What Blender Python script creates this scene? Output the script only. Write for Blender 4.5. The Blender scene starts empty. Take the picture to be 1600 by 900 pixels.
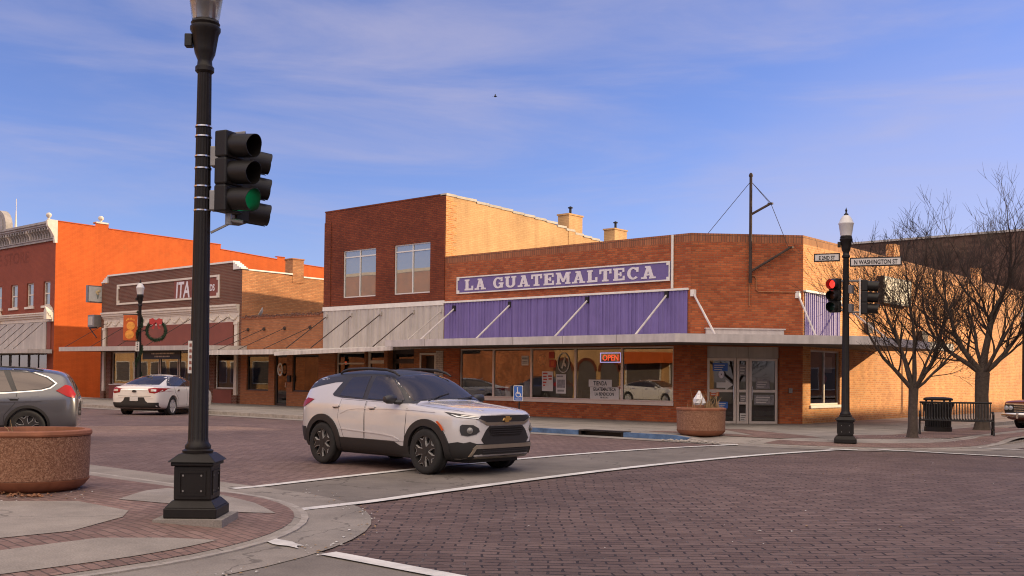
import bpy, bmesh, math, random
from mathutils import Vector, Matrix, geometry
from mathutils.bvhtree import BVHTree
R = math.radians
PI = math.pi
S = bpy.context.scene
COL = S.collection
random.seed(7)

# ---------------------------------------------------------------- camera, sky, sun, exposure
cam_d = bpy.data.cameras.new('camera'); cam = bpy.data.objects.new('camera', cam_d); COL.objects.link(cam)
S.camera = cam
cam_d.sensor_width = 36.0; cam_d.lens = 36.0
cam_d.shift_y = 105.0/1600.0
cam_d.clip_start = 0.1; cam_d.clip_end = 5000
YAW, PITCH, ROLL, EYE = .8575, .0221, .0111, 1.55
fw = Vector((-math.cos(YAW)*math.cos(PITCH), math.sin(YAW)*math.cos(PITCH), math.sin(PITCH)))
rt = Vector((math.sin(YAW), math.cos(YAW), 0)); up = rt.cross(fw)
rt2 = rt*math.cos(ROLL)+up*math.sin(ROLL); up2 = up*math.cos(ROLL)-rt*math.sin(ROLL)
M = Matrix.Identity(4)
for i in range(3):
    M[i][0] = rt2[i]; M[i][1] = up2[i]; M[i][2] = -fw[i]
M[2][3] = EYE
cam.matrix_world = M

SKY_STRENGTH, SKY_TINT, CIRRUS, FILL_CLOUD = .13, (.965, .765, 1.0), (2.8, 2.6, 3.4), (15.6, 13.0, 10.4)
SUN_AZ, SUN_EL = 55.0, 14.0            # azimuth measured from +X towards +Y
W = bpy.data.worlds.new('World'); S.world = W; W.use_nodes = True
nt = W.node_tree; nt.nodes.clear()
wo = nt.nodes.new('ShaderNodeOutputWorld'); wb = nt.nodes.new('ShaderNodeBackground')
sky = nt.nodes.new('ShaderNodeTexSky'); sky.sky_type = 'NISHITA'; sky.sun_disc = False
sky.sun_elevation = R(SUN_EL); sky.sun_rotation = R(90-SUN_AZ)
sky.air_density = 1.0; sky.dust_density = 0.1; sky.ozone_density = 4.0; sky.altitude = 400
tc = nt.nodes.new('ShaderNodeTexCoord'); L = nt.links.new
def wn(t, **k):
    n = nt.nodes.new(t)
    for a, v in k.items(): setattr(n, a, v)
    return n
def cloud(scale, rot, stretch, lo, hi, top):
    mp = wn('ShaderNodeMapping'); mp.inputs['Scale'].default_value = stretch; mp.inputs['Rotation'].default_value = rot
    n1 = wn('ShaderNodeTexNoise'); n1.inputs['Scale'].default_value = scale; n1.inputs['Detail'].default_value = 9
    n1.inputs['Roughness'].default_value = .58; n1.inputs['Distortion'].default_value = .6
    mr = wn('ShaderNodeMapRange'); mr.interpolation_type = 'SMOOTHSTEP'; mr.inputs[1].default_value = lo; mr.inputs[2].default_value = hi; mr.inputs[4].default_value = top
    L(tc.outputs['Generated'], mp.inputs[0]); L(mp.outputs[0], n1.inputs['Vector']); L(n1.outputs['Fac'], mr.inputs[0]); return mr.outputs[0]
def toward(v, lo, hi, top):
    """how far a sky direction leans towards v"""
    d = wn('ShaderNodeVectorMath', operation='DOT_PRODUCT'); nz = wn('ShaderNodeVectorMath', operation='NORMALIZE')
    L(tc.outputs['Generated'], nz.inputs[0]); L(nz.outputs[0], d.inputs[0]); d.inputs[1].default_value = Vector(v).normalized()
    mr = wn('ShaderNodeMapRange'); mr.interpolation_type = 'SMOOTHSTEP'; mr.inputs[1].default_value = lo; mr.inputs[2].default_value = hi; mr.inputs[4].default_value = top
    L(d.outputs['Value'], mr.inputs[0]); return mr.outputs[0]
def mixc(fac, a, col):
    m = wn('ShaderNodeMix', data_type='RGBA'); L(fac, m.inputs[0]); L(a, m.inputs[6]); m.inputs[7].default_value = (*col, 1); return m.outputs[2]
tint = wn('ShaderNodeMix', data_type='RGBA', blend_type='MULTIPLY'); tint.inputs[0].default_value = 1
tint.inputs[7].default_value = (*SKY_TINT, 1); L(sky.outputs[0], tint.inputs[6])
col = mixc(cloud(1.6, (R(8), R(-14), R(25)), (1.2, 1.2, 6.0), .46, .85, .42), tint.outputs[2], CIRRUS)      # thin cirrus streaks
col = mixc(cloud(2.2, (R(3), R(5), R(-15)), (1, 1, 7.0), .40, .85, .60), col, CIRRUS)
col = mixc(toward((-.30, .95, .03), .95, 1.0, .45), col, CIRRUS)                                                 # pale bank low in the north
vm = wn('ShaderNodeMath', operation='MULTIPLY'); L(toward((.25, -.35, .9), .42, .90, .9), vm.inputs[0])
va = wn('ShaderNodeMath', operation='ADD', use_clamp=True); L(cloud(1.4, (0,0,0), (1,1,1), .25, .6, .75), va.inputs[0]); va.inputs[1].default_value = .25; L(va.outputs[0], vm.inputs[1])
col = mixc(vm.outputs[0], col, FILL_CLOUD)                                                                        # unseen warm cloud layer overhead and to the south, added to brighten the shade
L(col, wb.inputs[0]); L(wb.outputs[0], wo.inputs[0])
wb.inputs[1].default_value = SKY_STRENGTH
sd = bpy.data.lights.new('sun', 'SUN'); sun = bpy.data.objects.new('sun', sd); COL.objects.link(sun)
sd.energy = 4.4; sd.angle = R(.5); sd.color = (1.0, .765, .47)
sdir = Vector((math.cos(R(SUN_AZ))*math.cos(R(SUN_EL)), math.sin(R(SUN_AZ))*math.cos(R(SUN_EL)), math.sin(R(SUN_EL))))
sun.rotation_euler = sdir.to_track_quat('Z', 'Y').to_euler()
sun.location = (20, 30, 40)
vs = S.view_settings
vs.view_transform = 'Standard'; vs.look = 'None'; vs.gamma = 1; vs.use_curve_mapping = False
vs.exposure = 0.62
S.cycles.filter_width = 1.1; S.cycles.max_bounces = 8; S.cycles.use_denoising = True; S.cycles.caustics_reflective = False; S.cycles.caustics_refractive = False

# ---------------------------------------------------------------- mesh builder and helpers
class MB:
    def __init__(s): s.v = []; s.f = []; s.m = []
    def add(s, vs_, fs, m=0):
        o = len(s.v); s.v += [Vector(p) for p in vs_]
        for f in fs: s.f.append([i+o for i in f]); s.m.append(m)
        return s
    def mm(s, x0, x1, y0, y1, z0, z1, m=0):
        if x0 > x1: x0, x1 = x1, x0
        if y0 > y1: y0, y1 = y1, y0
        if z0 > z1: z0, z1 = z1, z0
        return s.add([(x0,y0,z0),(x1,y0,z0),(x1,y1,z0),(x0,y1,z0),(x0,y0,z1),(x1,y0,z1),(x1,y1,z1),(x0,y1,z1)],
              [(3,2,1,0),(4,5,6,7),(0,1,5,4),(1,2,6,5),(2,3,7,6),(3,0,4,7)], m)
    def box(s, c, d, rz=0, m=0):
        o = len(s.v); x, y, z = d[0]/2, d[1]/2, d[2]/2
        s.mm(-x, x, -y, y, -z, z, m)
        q = Matrix.Rotation(rz, 3, 'Z')
        for i in range(o, len(s.v)): s.v[i] = q @ s.v[i] + Vector(c)
        return s
    def quad(s, a, b, c, d, m=0): return s.add([a,b,c,d], [(0,1,2,3)], m)
    def frame(s, o, ex, ey, pts, d0, d1, m=0):
        """extrude polygon pts (in the ex, ey frame at o) between depth d0 and d1 along ex x ey"""
        o, ex, ey = Vector(o), Vector(ex), Vector(ey); n = ex.cross(ey); k = len(pts)
        A = [o+ex*p[0]+ey*p[1]+n*d0 for p in pts]; B = [o+ex*p[0]+ey*p[1]+n*d1 for p in pts]
        fs = [tuple(range(k-1,-1,-1)), tuple(range(k, 2*k))]+[(i, (i+1)%k, k+(i+1)%k, k+i) for i in range(k)]
        return s.add(A+B, fs, m)
    def tube(s, pts, rad, n=8, m=0, cap=True):
        pts = [Vector(p) for p in pts]; k = len(pts)
        if not isinstance(rad, (list, tuple)): rad = [rad]*k
        o = len(s.v); prev = None
        for i, p in enumerate(pts):
            d = (pts[min(i+1,k-1)]-pts[max(i-1,0)])
            if d.length < 1e-9: d = Vector((0,0,1))
            d.normalize()
            if prev is None:
                a = d.orthogonal().normalized()
            else:
                a = prev - d*prev.dot(d)
                a = a.normalized() if a.length > 1e-6 else d.orthogonal().normalized()
            prev = a; b = d.cross(a)
            for j in range(n):
                t = 2*PI*j/n; s.v.append(p+(a*math.cos(t)+b*math.sin(t))*rad[i])
        for i in range(k-1):
            for j in range(n):
                s.f.append([o+i*n+j, o+i*n+(j+1)%n, o+(i+1)*n+(j+1)%n, o+(i+1)*n+j]); s.m.append(m)
        if cap:
            s.f.append([o+j for j in range(n-1,-1,-1)]); s.m.append(m)
            s.f.append([o+(k-1)*n+j for j in range(n)]); s.m.append(m)
        return s
    def lathe(s, prof, n=24, c=(0,0,0), m=0, axis='z', flute=0, fl=(0,0), cap=True):
        o = len(s.v); c = Vector(c)
        for i, (r, z) in enumerate(prof):
            for j in range(n):
                t = 2*PI*j/n; rr = r
                if flute and fl[0] <= i <= fl[1]: rr = r*(1-.07*(0.5+0.5*math.cos(t*flute)))
                a, b = rr*math.cos(t), rr*math.sin(t)
                s.v.append(c+(Vector((a,b,z)) if axis == 'z' else Vector((a,z,b)) if axis == 'y' else Vector((z,a,b))))
        for i in range(len(prof)-1):
            for j in range(n):
                q = [o+i*n+j, o+i*n+(j+1)%n, o+(i+1)*n+(j+1)%n, o+(i+1)*n+j]
                s.f.append(q if axis != 'y' else q[::-1]); s.m.append(m)
        for i, fl_ in ((0, True), (len(prof)-1, False)):
            if cap and prof[i][0] > 1e-5:
                q = [o+i*n+j for j in range(n)]
                s.f.append(q[::-1] if fl_ == (axis != 'y') else q); s.m.append(m)
        return s
    def ring(s, o, ex, ey, w, h, t, d0, d1, m=0):
        """rectangular frame of bar width t around 0..w x 0..h, butt joined"""
        s.frame(o, ex, ey, [(0,0),(w,0),(w,t),(0,t)], d0, d1, m); s.frame(o, ex, ey, [(0,h-t),(w,h-t),(w,h),(0,h)], d0, d1, m)
        s.frame(o, ex, ey, [(0,t),(t,t),(t,h-t),(0,h-t)], d0, d1, m); s.frame(o, ex, ey, [(w-t,t),(w,t),(w,h-t),(w-t,h-t)], d0, d1, m)
        return s
    def xf(s, mat, start=0):
        for i in range(start, len(s.v)): s.v[i] = mat @ s.v[i]
        return s
    def join(s, o, m=None):
        k = len(s.v); s.v += [v.copy() for v in o.v]; s.f += [[i+k for i in f] for f in o.f]; s.m += o.m if m is None else [m]*len(o.f)
        return s

FR = {}
def meshify(name, mb, mats, smooth=False, inv=None, auto=False):
    me = bpy.data.meshes.new(name)
    if not isinstance(mats, (list, tuple)): mats = [mats]
    me.from_pydata([tuple(v) for v in mb.v], [], mb.f)
    for m in mats: me.materials.append(m)
    me.polygons.foreach_set('material_index', mb.m)
    uv = me.uv_layers.new(name='UVMap'); data = [0.0]*(2*len(me.loops))
    vsl = mb.v
    for p in me.polygons:
        n = p.normal
        if abs(n.z) > .8:
            for li in p.loop_indices:
                v = vsl[me.loops[li].vertex_index]; data[2*li] = v.x; data[2*li+1] = v.y
        else:
            h = math.hypot(n.x, n.y) or 1; tx, ty = -n.y/h, n.x/h
            for li in p.loop_indices:
                v = vsl[me.loops[li].vertex_index]; data[2*li] = v.x*tx+v.y*ty; data[2*li+1] = v.z
    uv.data.foreach_set('uv', data)
    if smooth:
        me.polygons.foreach_set('use_smooth', [True]*len(me.polygons))
    if inv is not None: me.transform(inv)
    me.update()
    return me
def autosmooth(o, ang=35):
    try:
        o.data.set_sharp_from_angle(angle=R(ang))
    except Exception:
        pass
def bevel(o, w, seg=2):
    md = o.modifiers.new('bevel', 'BEVEL'); md.width = w; md.segments = seg; md.limit_method = 'ANGLE'; md.angle_limit = R(40)
def tag(o, label, cat, group=None, kind=None):
    if label: o['label'] = label
    if cat: o['category'] = cat
    if group: o['group'] = group
    if kind: o['kind'] = kind
    return o
def thing(name, label, cat, loc=(0,0,0), rz=0, group=None):
    o = bpy.data.objects.new(name, None); COL.objects.link(o); o.empty_display_size = .3
    o.location = loc; o.rotation_euler = (0,0,rz)
    FR[o] = Matrix.Translation(Vector(loc)) @ Matrix.Rotation(rz, 4, 'Z')
    return tag(o, label, cat, group)
def part(name, mb, mats, parent, smooth=False, world=False, bev=0, label=None, ang=35):
    inv = FR[parent].inverted() if world else None
    o = bpy.data.objects.new(name, meshify(name, mb, mats, smooth, inv)); COL.objects.link(o)
    o.parent = parent; FR[o] = FR[parent]
    if smooth: autosmooth(o, ang)
    if bev: bevel(o, bev)
    if label: o['label'] = label
    return o
def single(name, mb, mats, label, cat, group=None, smooth=False, bev=0, kind=None, ang=35):
    xs = [v.x for v in mb.v]; ys = [v.y for v in mb.v]; zs = [v.z for v in mb.v]
    c = Vector(((min(xs)+max(xs))/2, (min(ys)+max(ys))/2, min(zs)))
    o = bpy.data.objects.new(name, meshify(name, mb, mats, smooth, Matrix.Translation(-c))); COL.objects.link(o)
    o.location = c; FR[o] = Matrix.Translation(c)
    if smooth: autosmooth(o, ang)
    if bev: bevel(o, bev)
    return tag(o, label, cat, group, kind)
def struct(name, mb, mats, smooth=False, kind='structure', label=None):
    o = bpy.data.objects.new(name, meshify(name, mb, mats, smooth)); COL.objects.link(o); o['kind'] = kind
    if label: o['label'] = label
    return o
def dup(o, parent=None):
    c = o.copy(); COL.objects.link(c)
    if parent: c.parent = parent; c.matrix_parent_inverse = o.matrix_parent_inverse.copy()
    for ch in list(o.children): dup(ch, c)
    return c

def inpoly(x, y, P):
    r = False; n = len(P); j = n-1
    for i in range(n):
        xi, yi = P[i][0], P[i][1]; xj, yj = P[j][0], P[j][1]
        if (yi > y) != (yj > y) and x < (xj-xi)*(y-yi)/(yj-yi)+xi: r = not r
        j = i
    return r
def cdt_fill(P, step):
    """triangulate outline P with interior grid points"""
    pts = []; n = len(P)
    for i in range(n):
        a = Vector(P[i][:2]); b = Vector(P[(i+1)%n][:2]); k = max(1, int((b-a).length/step))
        for t in range(k): pts.append(a+(b-a)*t/k)
    ne = len(pts); ed = [(i, (i+1)%ne) for i in range(ne)]
    xs = [p.x for p in pts]; ys = [p.y for p in pts]; out = pts[:]
    x0, x1, y0, y1 = min(xs), max(xs), min(ys), max(ys)
    nx, ny = int((x1-x0)/step), int((y1-y0)/step)
    for i in range(1, nx+1):
        for j in range(1, ny+1):
            x, y = x0+(i-.5+.01)*(x1-x0)/(nx+.02), y0+(j-.5+.013)*(y1-y0)/(ny+.02)
            if inpoly(x, y, pts):
                if min(abs(x-p.x)+abs(y-p.y) for p in pts) > step*.45: out.append(Vector((x, y)))
    r = geometry.delaunay_2d_cdt(out, ed, [], 1, 1e-6)
    V, F = r[0], r[2]
    F2 = []
    for f in F:
        a, b, c = [V[i] for i in f][:3]
        ar = (b-a).cross(c-a)
        if abs(ar) < 1e-10: continue
        F2.append(f if ar > 0 else f[::-1])
    return V, F2
def union_fill(polys):
    """flat union of overlapping polygons: returns verts, faces without overlaps"""
    pts = []; ed = []
    for P in polys:
        o = len(pts); k = len(P)
        for i, p in enumerate(P): pts.append(Vector(p)); ed.append((o+i, o+(i+1)%k))
    r = geometry.delaunay_2d_cdt(pts, ed, [], 0, 1e-5)
    V, F = r[0], []
    for f in r[2]:
        c = (V[f[0]]+V[f[1]]+V[f[2]])/3
        if any(inpoly(c.x, c.y, P) for P in polys):
            a, b, d = V[f[0]], V[f[1]], V[f[2]]
            F.append(list(f) if (b-a).cross(d-a) > 0 else list(f)[::-1])
    return V, F
def slab(V, F, o, ex, ey, d0, d1, mb=None, m=0):
    """extrude a flat mesh into a solid plate in frame (o, ex, ey)"""
    mb = mb or MB(); o, ex, ey = Vector(o), Vector(ex), Vector(ey); n = ex.cross(ey); k = len(V)
    A = [o+ex*p[0]+ey*p[1]+n*d1 for p in V]; B = [o+ex*p[0]+ey*p[1]+n*d0 for p in V]
    cnt = {}
    for f in F:
        for i in range(len(f)):
            e = (f[i], f[(i+1)%len(f)]); cnt[e] = cnt.get(e, 0)+1
    fs = [list(f) for f in F]
    for (a, b) in list(cnt):
        if (b, a) not in cnt: fs.append([b, a, a+k, b+k][::1])
    mb.add(A+B, fs, m)
    return mb
def text_mb(txt, o, ex, ey, size, depth=.006, align='LEFT', shear=0, bold=0, sx=1.0):
    cu = bpy.data.curves.new('t', 'FONT'); cu.body = txt; cu.size = size; cu.align_x = align; cu.extrude = depth/2; cu.shear = shear
    cu.offset = bold; cu.resolution_u = 3; cu.fill_mode = 'BOTH'
    ob = bpy.data.objects.new('t', cu); COL.objects.link(ob)
    dg = bpy.context.evaluated_depsgraph_get(); me = bpy.data.meshes.new_from_object(ob.evaluated_get(dg))
    bpy.data.objects.remove(ob); o, ex, ey = Vector(o), Vector(ex), Vector(ey); n = ex.cross(ey)
    mb = MB(); mb.add([o+ex*(v.co.x*sx)+ey*v.co.y+n*(v.co.z+depth/2) for v in me.vertices], [list(p.vertices) for p in me.polygons])
    bpy.data.meshes.remove(me); bpy.data.curves.remove(cu)
    return mb

# ---------------------------------------------------------------- materials
def new_mat(name):
    m = bpy.data.materials.new(name); m.use_nodes = True; n = m.node_tree
    return m, n, n.nodes['Principled BSDF']
def rgba(c): return (c[0], c[1], c[2], 1)
def plain(name, col, rough=.6, metal=0, noise=.12, scale=6, coat=0, bump=0, bscale=60, spec=None, emit=None, es=1, streak=0):
    m, n, b = new_mat(name); b.inputs['Roughness'].default_value = rough; b.inputs['Metallic'].default_value = metal
    if spec is not None: b.inputs['Specular IOR Level'].default_value = spec
    if coat: b.inputs['Coat Weight'].default_value = coat; b.inputs['Coat Roughness'].default_value = .04
    if emit: b.inputs['Emission Color'].default_value = rgba(emit); b.inputs['Emission Strength'].default_value = es
    t = n.nodes.new('ShaderNodeTexCoord')
    if noise:
        ns = n.nodes.new('ShaderNodeTexNoise'); ns.inputs['Scale'].default_value = scale; ns.inputs['Detail'].default_value = 8; ns.inputs['Roughness'].default_value = .65
        n.links.new(t.outputs['Object'], ns.inputs['Vector'])
        rp = n.nodes.new('ShaderNodeValToRGB'); e = rp.color_ramp.elements
        e[0].position = .28; e[1].position = .72
        e[0].color = rgba([c*(1-noise) for c in col]); e[1].color = rgba([min(1, c*(1+noise)) for c in col])
        n.links.new(ns.outputs['Fac'], rp.inputs[0]); last = rp.outputs[0]
        if streak:
            sm = n.nodes.new('ShaderNodeMapping'); sm.inputs['Scale'].default_value = (5, 5, .35); n.links.new(t.outputs['Object'], sm.inputs[0]); sn = n.nodes.new('ShaderNodeTexNoise'); sn.inputs['Scale'].default_value = 1; sn.inputs['Detail'].default_value = 8; n.links.new(sm.outputs[0], sn.inputs['Vector'])
            sr = n.nodes.new('ShaderNodeMapRange'); sr.inputs[1].default_value = .35; sr.inputs[2].default_value = .68; sr.inputs[3].default_value = 1+streak*.5; sr.inputs[4].default_value = 1-streak; n.links.new(sn.outputs['Fac'], sr.inputs[0])
            sv = n.nodes.new('ShaderNodeVectorMath'); sv.operation = 'SCALE'; n.links.new(last, sv.inputs[0]); n.links.new(sr.outputs[0], sv.inputs['Scale']); last = sv.outputs[0]
        n.links.new(last, b.inputs['Base Color'])
    else: b.inputs['Base Color'].default_value = rgba(col)
    if bump:
        nb = n.nodes.new('ShaderNodeTexNoise'); nb.inputs['Scale'].default_value = bscale; nb.inputs['Detail'].default_value = 6
        bp = n.nodes.new('ShaderNodeBump'); bp.inputs['Strength'].default_value = bump; bp.inputs['Distance'].default_value = .01
        n.links.new(t.outputs['Object'], nb.inputs['Vector']); n.links.new(nb.outputs['Fac'], bp.inputs['Height']); n.links.new(bp.outputs[0], b.inputs['Normal'])
    return m
def brick(name, c1, c2, mortar, bw=.21, rh=.075, ms=.010, rough=.85, bump=.6, rot=0, stain=.25, stscale=.5, off=.5, speck=0, wear=None, spec=.3, warp=.16, streak=0, wave=0, grit=None):
    m, n, b = new_mat(name); L = n.links.new; N = n.nodes.new
    b.inputs['Roughness'].default_value = rough; b.inputs['Specular IOR Level'].default_value = spec
    t = N('ShaderNodeTexCoord'); mp = N('ShaderNodeMapping'); mp.inputs['Rotation'].default_value = (0, 0, rot); L(t.outputs['UV'], mp.inputs[0])
    wn = N('ShaderNodeTexNoise'); wn.inputs['Scale'].default_value = 5; wn.inputs['Detail'].default_value = 2
    L(mp.outputs[0], wn.inputs['Vector'])
    ws = N('ShaderNodeVectorMath'); ws.operation = 'SCALE'; ws.inputs['Scale'].default_value = rh*warp; L(wn.outputs['Color'], ws.inputs[0])
    wa = N('ShaderNodeVectorMath'); wa.operation = 'ADD'; L(mp.outputs[0], wa.inputs[0]); L(ws.outputs[0], wa.inputs[1])
    if wave:
        w2 = N('ShaderNodeTexNoise'); w2.inputs['Scale'].default_value = .45; w2.inputs['Detail'].default_value = 3; L(t.outputs['UV'], w2.inputs['Vector'])
        s2 = N('ShaderNodeVectorMath'); s2.operation = 'SCALE'; s2.inputs['Scale'].default_value = wave; L(w2.outputs['Color'], s2.inputs[0])
        a2 = N('ShaderNodeVectorMath'); a2.operation = 'ADD'; L(wa.outputs[0], a2.inputs[0]); L(s2.outputs[0], a2.inputs[1]); wa = a2
    bt = N('ShaderNodeTexBrick'); bt.offset = off; bt.inputs['Scale'].default_value = 1; bt.inputs['Brick Width'].default_value = bw
    bt.inputs['Row Height'].default_value = rh; bt.inputs['Mortar Size'].default_value = ms; bt.inputs['Mortar Smooth'].default_value = .3
    bt.inputs['Bias'].default_value = -.1
    bt.inputs['Color1'].default_value = rgba(c1); bt.inputs['Color2'].default_value = rgba(c2); bt.inputs['Mortar'].default_value = rgba(mortar)
    L(wa.outputs[0], bt.inputs['Vector'])
    ns = N('ShaderNodeTexNoise'); ns.inputs['Scale'].default_value = stscale; ns.inputs['Detail'].default_value = 10; ns.inputs['Roughness'].default_value = .68
    L(t.outputs['UV'], ns.inputs['Vector'])
    mr = N('ShaderNodeMapRange'); mr.inputs[1].default_value = .3; mr.inputs[2].default_value = .72; mr.inputs[3].default_value = 1-stain; mr.inputs[4].default_value = 1+stain
    L(ns.outputs['Fac'], mr.inputs[0])
    mu = N('ShaderNodeVectorMath'); mu.operation = 'SCALE'; L(bt.outputs['Color'], mu.inputs[0]); L(mr.outputs[0], mu.inputs['Scale'])
    last = mu.outputs[0]
    if grit:
        gn = N('ShaderNodeTexNoise'); gn.inputs['Scale'].default_value = 2.6; gn.inputs['Detail'].default_value = 9; gn.inputs['Roughness'].default_value = .8; L(t.outputs['UV'], gn.inputs['Vector'])
        g2 = N('ShaderNodeMapRange'); g2.inputs[1].default_value = .50; g2.inputs[2].default_value = .64; L(gn.outputs['Fac'], g2.inputs[0])
        g3 = N('ShaderNodeMix'); g3.data_type = 'RGBA'; L(g2.outputs[0], g3.inputs[0]); g3.inputs[6].default_value = rgba(mortar); g3.inputs[7].default_value = rgba(grit); L(g3.outputs[2], bt.inputs['Mortar'])
    if streak:
        sm = N('ShaderNodeMapping'); sm.inputs['Scale'].default_value = (2.2, .16, 1); L(t.outputs['UV'], sm.inputs[0]); sn = N('ShaderNodeTexNoise'); sn.inputs['Scale'].default_value = 1; sn.inputs['Detail'].default_value = 8; L(sm.outputs[0], sn.inputs['Vector'])
        sr = N('ShaderNodeMapRange'); sr.inputs[1].default_value = .35; sr.inputs[2].default_value = .65; sr.inputs[3].default_value = 1-streak; sr.inputs[4].default_value = 1+streak; L(sn.outputs['Fac'], sr.inputs[0])
        sv = N('ShaderNodeVectorMath'); sv.operation = 'SCALE'; L(last, sv.inputs[0]); L(sr.outputs[0], sv.inputs['Scale']); last = sv.outputs[0]
    if wear:
        n3 = N('ShaderNodeTexNoise'); n3.inputs['Scale'].default_value = wear[1]; n3.inputs['Detail'].default_value = 12; n3.inputs['Roughness'].default_value = .75; L(t.outputs['UV'], n3.inputs['Vector'])
        r3 = N('ShaderNodeMapRange'); r3.inputs[1].default_value = wear[2]; r3.inputs[2].default_value = wear[2]+.12; L(n3.outputs['Fac'], r3.inputs[0])
        m3 = N('ShaderNodeMix'); m3.data_type = 'RGBA'; L(r3.outputs[0], m3.inputs[0]); L(last, m3.inputs[6]); m3.inputs[7].default_value = rgba(wear[0]); last = m3.outputs[2]
    L(last, b.inputs['Base Color'])
    fine = N('ShaderNodeTexNoise'); fine.inputs['Scale'].default_value = 45; fine.inputs['Detail'].default_value = 5; L(t.outputs['UV'], fine.inputs['Vector'])
    inv = N('ShaderNodeMath'); inv.operation = 'MULTIPLY_ADD'; inv.inputs[1].default_value = -1.0; L(bt.outputs['Fac'], inv.inputs[0])
    fm = N('ShaderNodeMath'); fm.operation = 'MULTIPLY'; fm.inputs[1].default_value = .45; L(fine.outputs['Fac'], fm.inputs[0]); L(fm.outputs[0], inv.inputs[2])
    bp = N('ShaderNodeBump'); bp.inputs['Strength'].default_value = bump; bp.inputs['Distance'].default_value = .012; L(inv.outputs[0], bp.inputs['Height']); L(bp.outputs[0], b.inputs['Normal'])
    return m
def concrete(name, col, joint=1.5, crack=True, dirt=.4):
    m, n, b = new_mat(name); L = n.links.new; N = n.nodes.new; b.inputs['Roughness'].default_value = .88
    b.inputs['Specular IOR Level'].default_value = .25
    t = N('ShaderNodeTexCoord')
    ns = N('ShaderNodeTexNoise'); ns.inputs['Scale'].default_value = .7; ns.inputs['Detail'].default_value = 12; ns.inputs['Roughness'].default_value = .7; L(t.outputs['UV'], ns.inputs['Vector'])
    rp = N('ShaderNodeValToRGB'); e = rp.color_ramp.elements; e[0].position = .3; e[1].position = .7
    e[0].color = rgba([c*(1-dirt) for c in col]); e[1].color = rgba([c*(1+dirt*.5) for c in col]); L(ns.outputs['Fac'], rp.inputs[0])
    gr = N('ShaderNodeTexNoise'); gr.inputs['Scale'].default_value = 60; gr.inputs['Detail'].default_value = 4; L(t.outputs['UV'], gr.inputs['Vector'])
    g2 = N('ShaderNodeMapRange'); g2.inputs[1].default_value = .3; g2.inputs[2].default_value = .7; g2.inputs[3].default_value = .82; g2.inputs[4].default_value = 1.15; L(gr.outputs['Fac'], g2.inputs[0])
    mu = N('ShaderNodeVectorMath'); mu.operation = 'SCALE'; L(rp.outputs[0], mu.inputs[0]); L(g2.outputs[0], mu.inputs['Scale']); last = mu.outputs[0]
    if joint:
        bt = N('ShaderNodeTexBrick'); bt.offset = 0; bt.inputs['Scale'].default_value = 1; bt.inputs['Brick Width'].default_value = joint; bt.inputs['Row Height'].default_value = joint
        bt.inputs['Mortar Size'].default_value = .012; L(t.outputs['UV'], bt.inputs['Vector'])
        m2 = N('ShaderNodeMix'); m2.data_type = 'RGBA'; L(bt.outputs['Fac'], m2.inputs[0]); L(last, m2.inputs[6]); m2.inputs[7].default_value = rgba([c*.35 for c in col]); last = m2.outputs[2]
    if crack:
        vo = N('ShaderNodeTexVoronoi'); vo.feature = 'DISTANCE_TO_EDGE'; vo.inputs['Scale'].default_value = .33
        wn = N('ShaderNodeTexNoise'); wn.inputs['Scale'].default_value = 1.5; wn.inputs['Detail'].default_value = 6; L(t.outputs['UV'], wn.inputs['Vector'])
        va = N('ShaderNodeVectorMath'); va.operation = 'ADD'; L(t.outputs['UV'], va.inputs[0]); L(wn.outputs['Color'], va.inputs[1]); L(va.outputs[0], vo.inputs['Vector'])
        r3 = N('ShaderNodeMapRange'); r3.inputs[1].default_value = .002; r3.inputs[2].default_value = .006; r3.inputs[3].default_value = .65; r3.inputs[4].default_value = 0; L(vo.outputs['Distance'], r3.inputs[0])
        m3 = N('ShaderNodeMix'); m3.data_type = 'RGBA'; L(r3.outputs[0], m3.inputs[0]); L(last, m3.inputs[6]); m3.inputs[7].default_value = rgba([c*.3 for c in col]); last = m3.outputs[2]
    L(last, b.inputs['Base Color'])
    bp = N('ShaderNodeBump'); bp.inputs['Strength'].default_value = .25; bp.inputs['Distance'].default_value = .005; L(gr.outputs['Fac'], bp.inputs['Height']); L(bp.outputs[0], b.inputs['Normal'])
    return m
def glass(name, refl=.3, tint=(.75,.75,.72), rough=.01, dark=None, tintg=(1,1,1)):
    m, n, b = new_mat(name); L = n.links.new; N = n.nodes.new; n.nodes.remove(b); out = n.nodes['Material Output']
    gl = N('ShaderNodeBsdfGlossy'); gl.inputs['Roughness'].default_value = rough; gl.inputs['Color'].default_value = rgba(tintg)
    # old panes are never quite flat
    t = N('ShaderNodeTexCoord'); ns = N('ShaderNodeTexNoise'); ns.inputs['Scale'].default_value = .8; ns.inputs['Detail'].default_value = 1; L(t.outputs['Object'], ns.inputs['Vector'])
    bp = N('ShaderNodeBump'); bp.inputs['Strength'].default_value = .05; bp.inputs['Distance'].default_value = .03; L(ns.outputs['Fac'], bp.inputs['Height']); L(bp.outputs[0], gl.inputs['Normal'])
    if dark is None:
        tr = N('ShaderNodeBsdfTransparent'); tr.inputs[0].default_value = rgba(tint)
    else:
        tr = N('ShaderNodeBsdfDiffuse'); tr.inputs[0].default_value = rgba(dark)
    fr = N('ShaderNodeFresnel'); fr.inputs[0].default_value = 1.5
    mr = N('ShaderNodeMapRange'); mr.inputs[3].default_value = refl; mr.inputs[4].default_value = 1; L(fr.outputs[0], mr.inputs[0])
    mx = N('ShaderNodeMixShader'); L(mr.outputs[0], mx.inputs[0]); L(tr.outputs[0], mx.inputs[1]); L(gl.outputs[0], mx.inputs[2]); L(mx.outputs[0], out.inputs[0])
    return m

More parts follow.
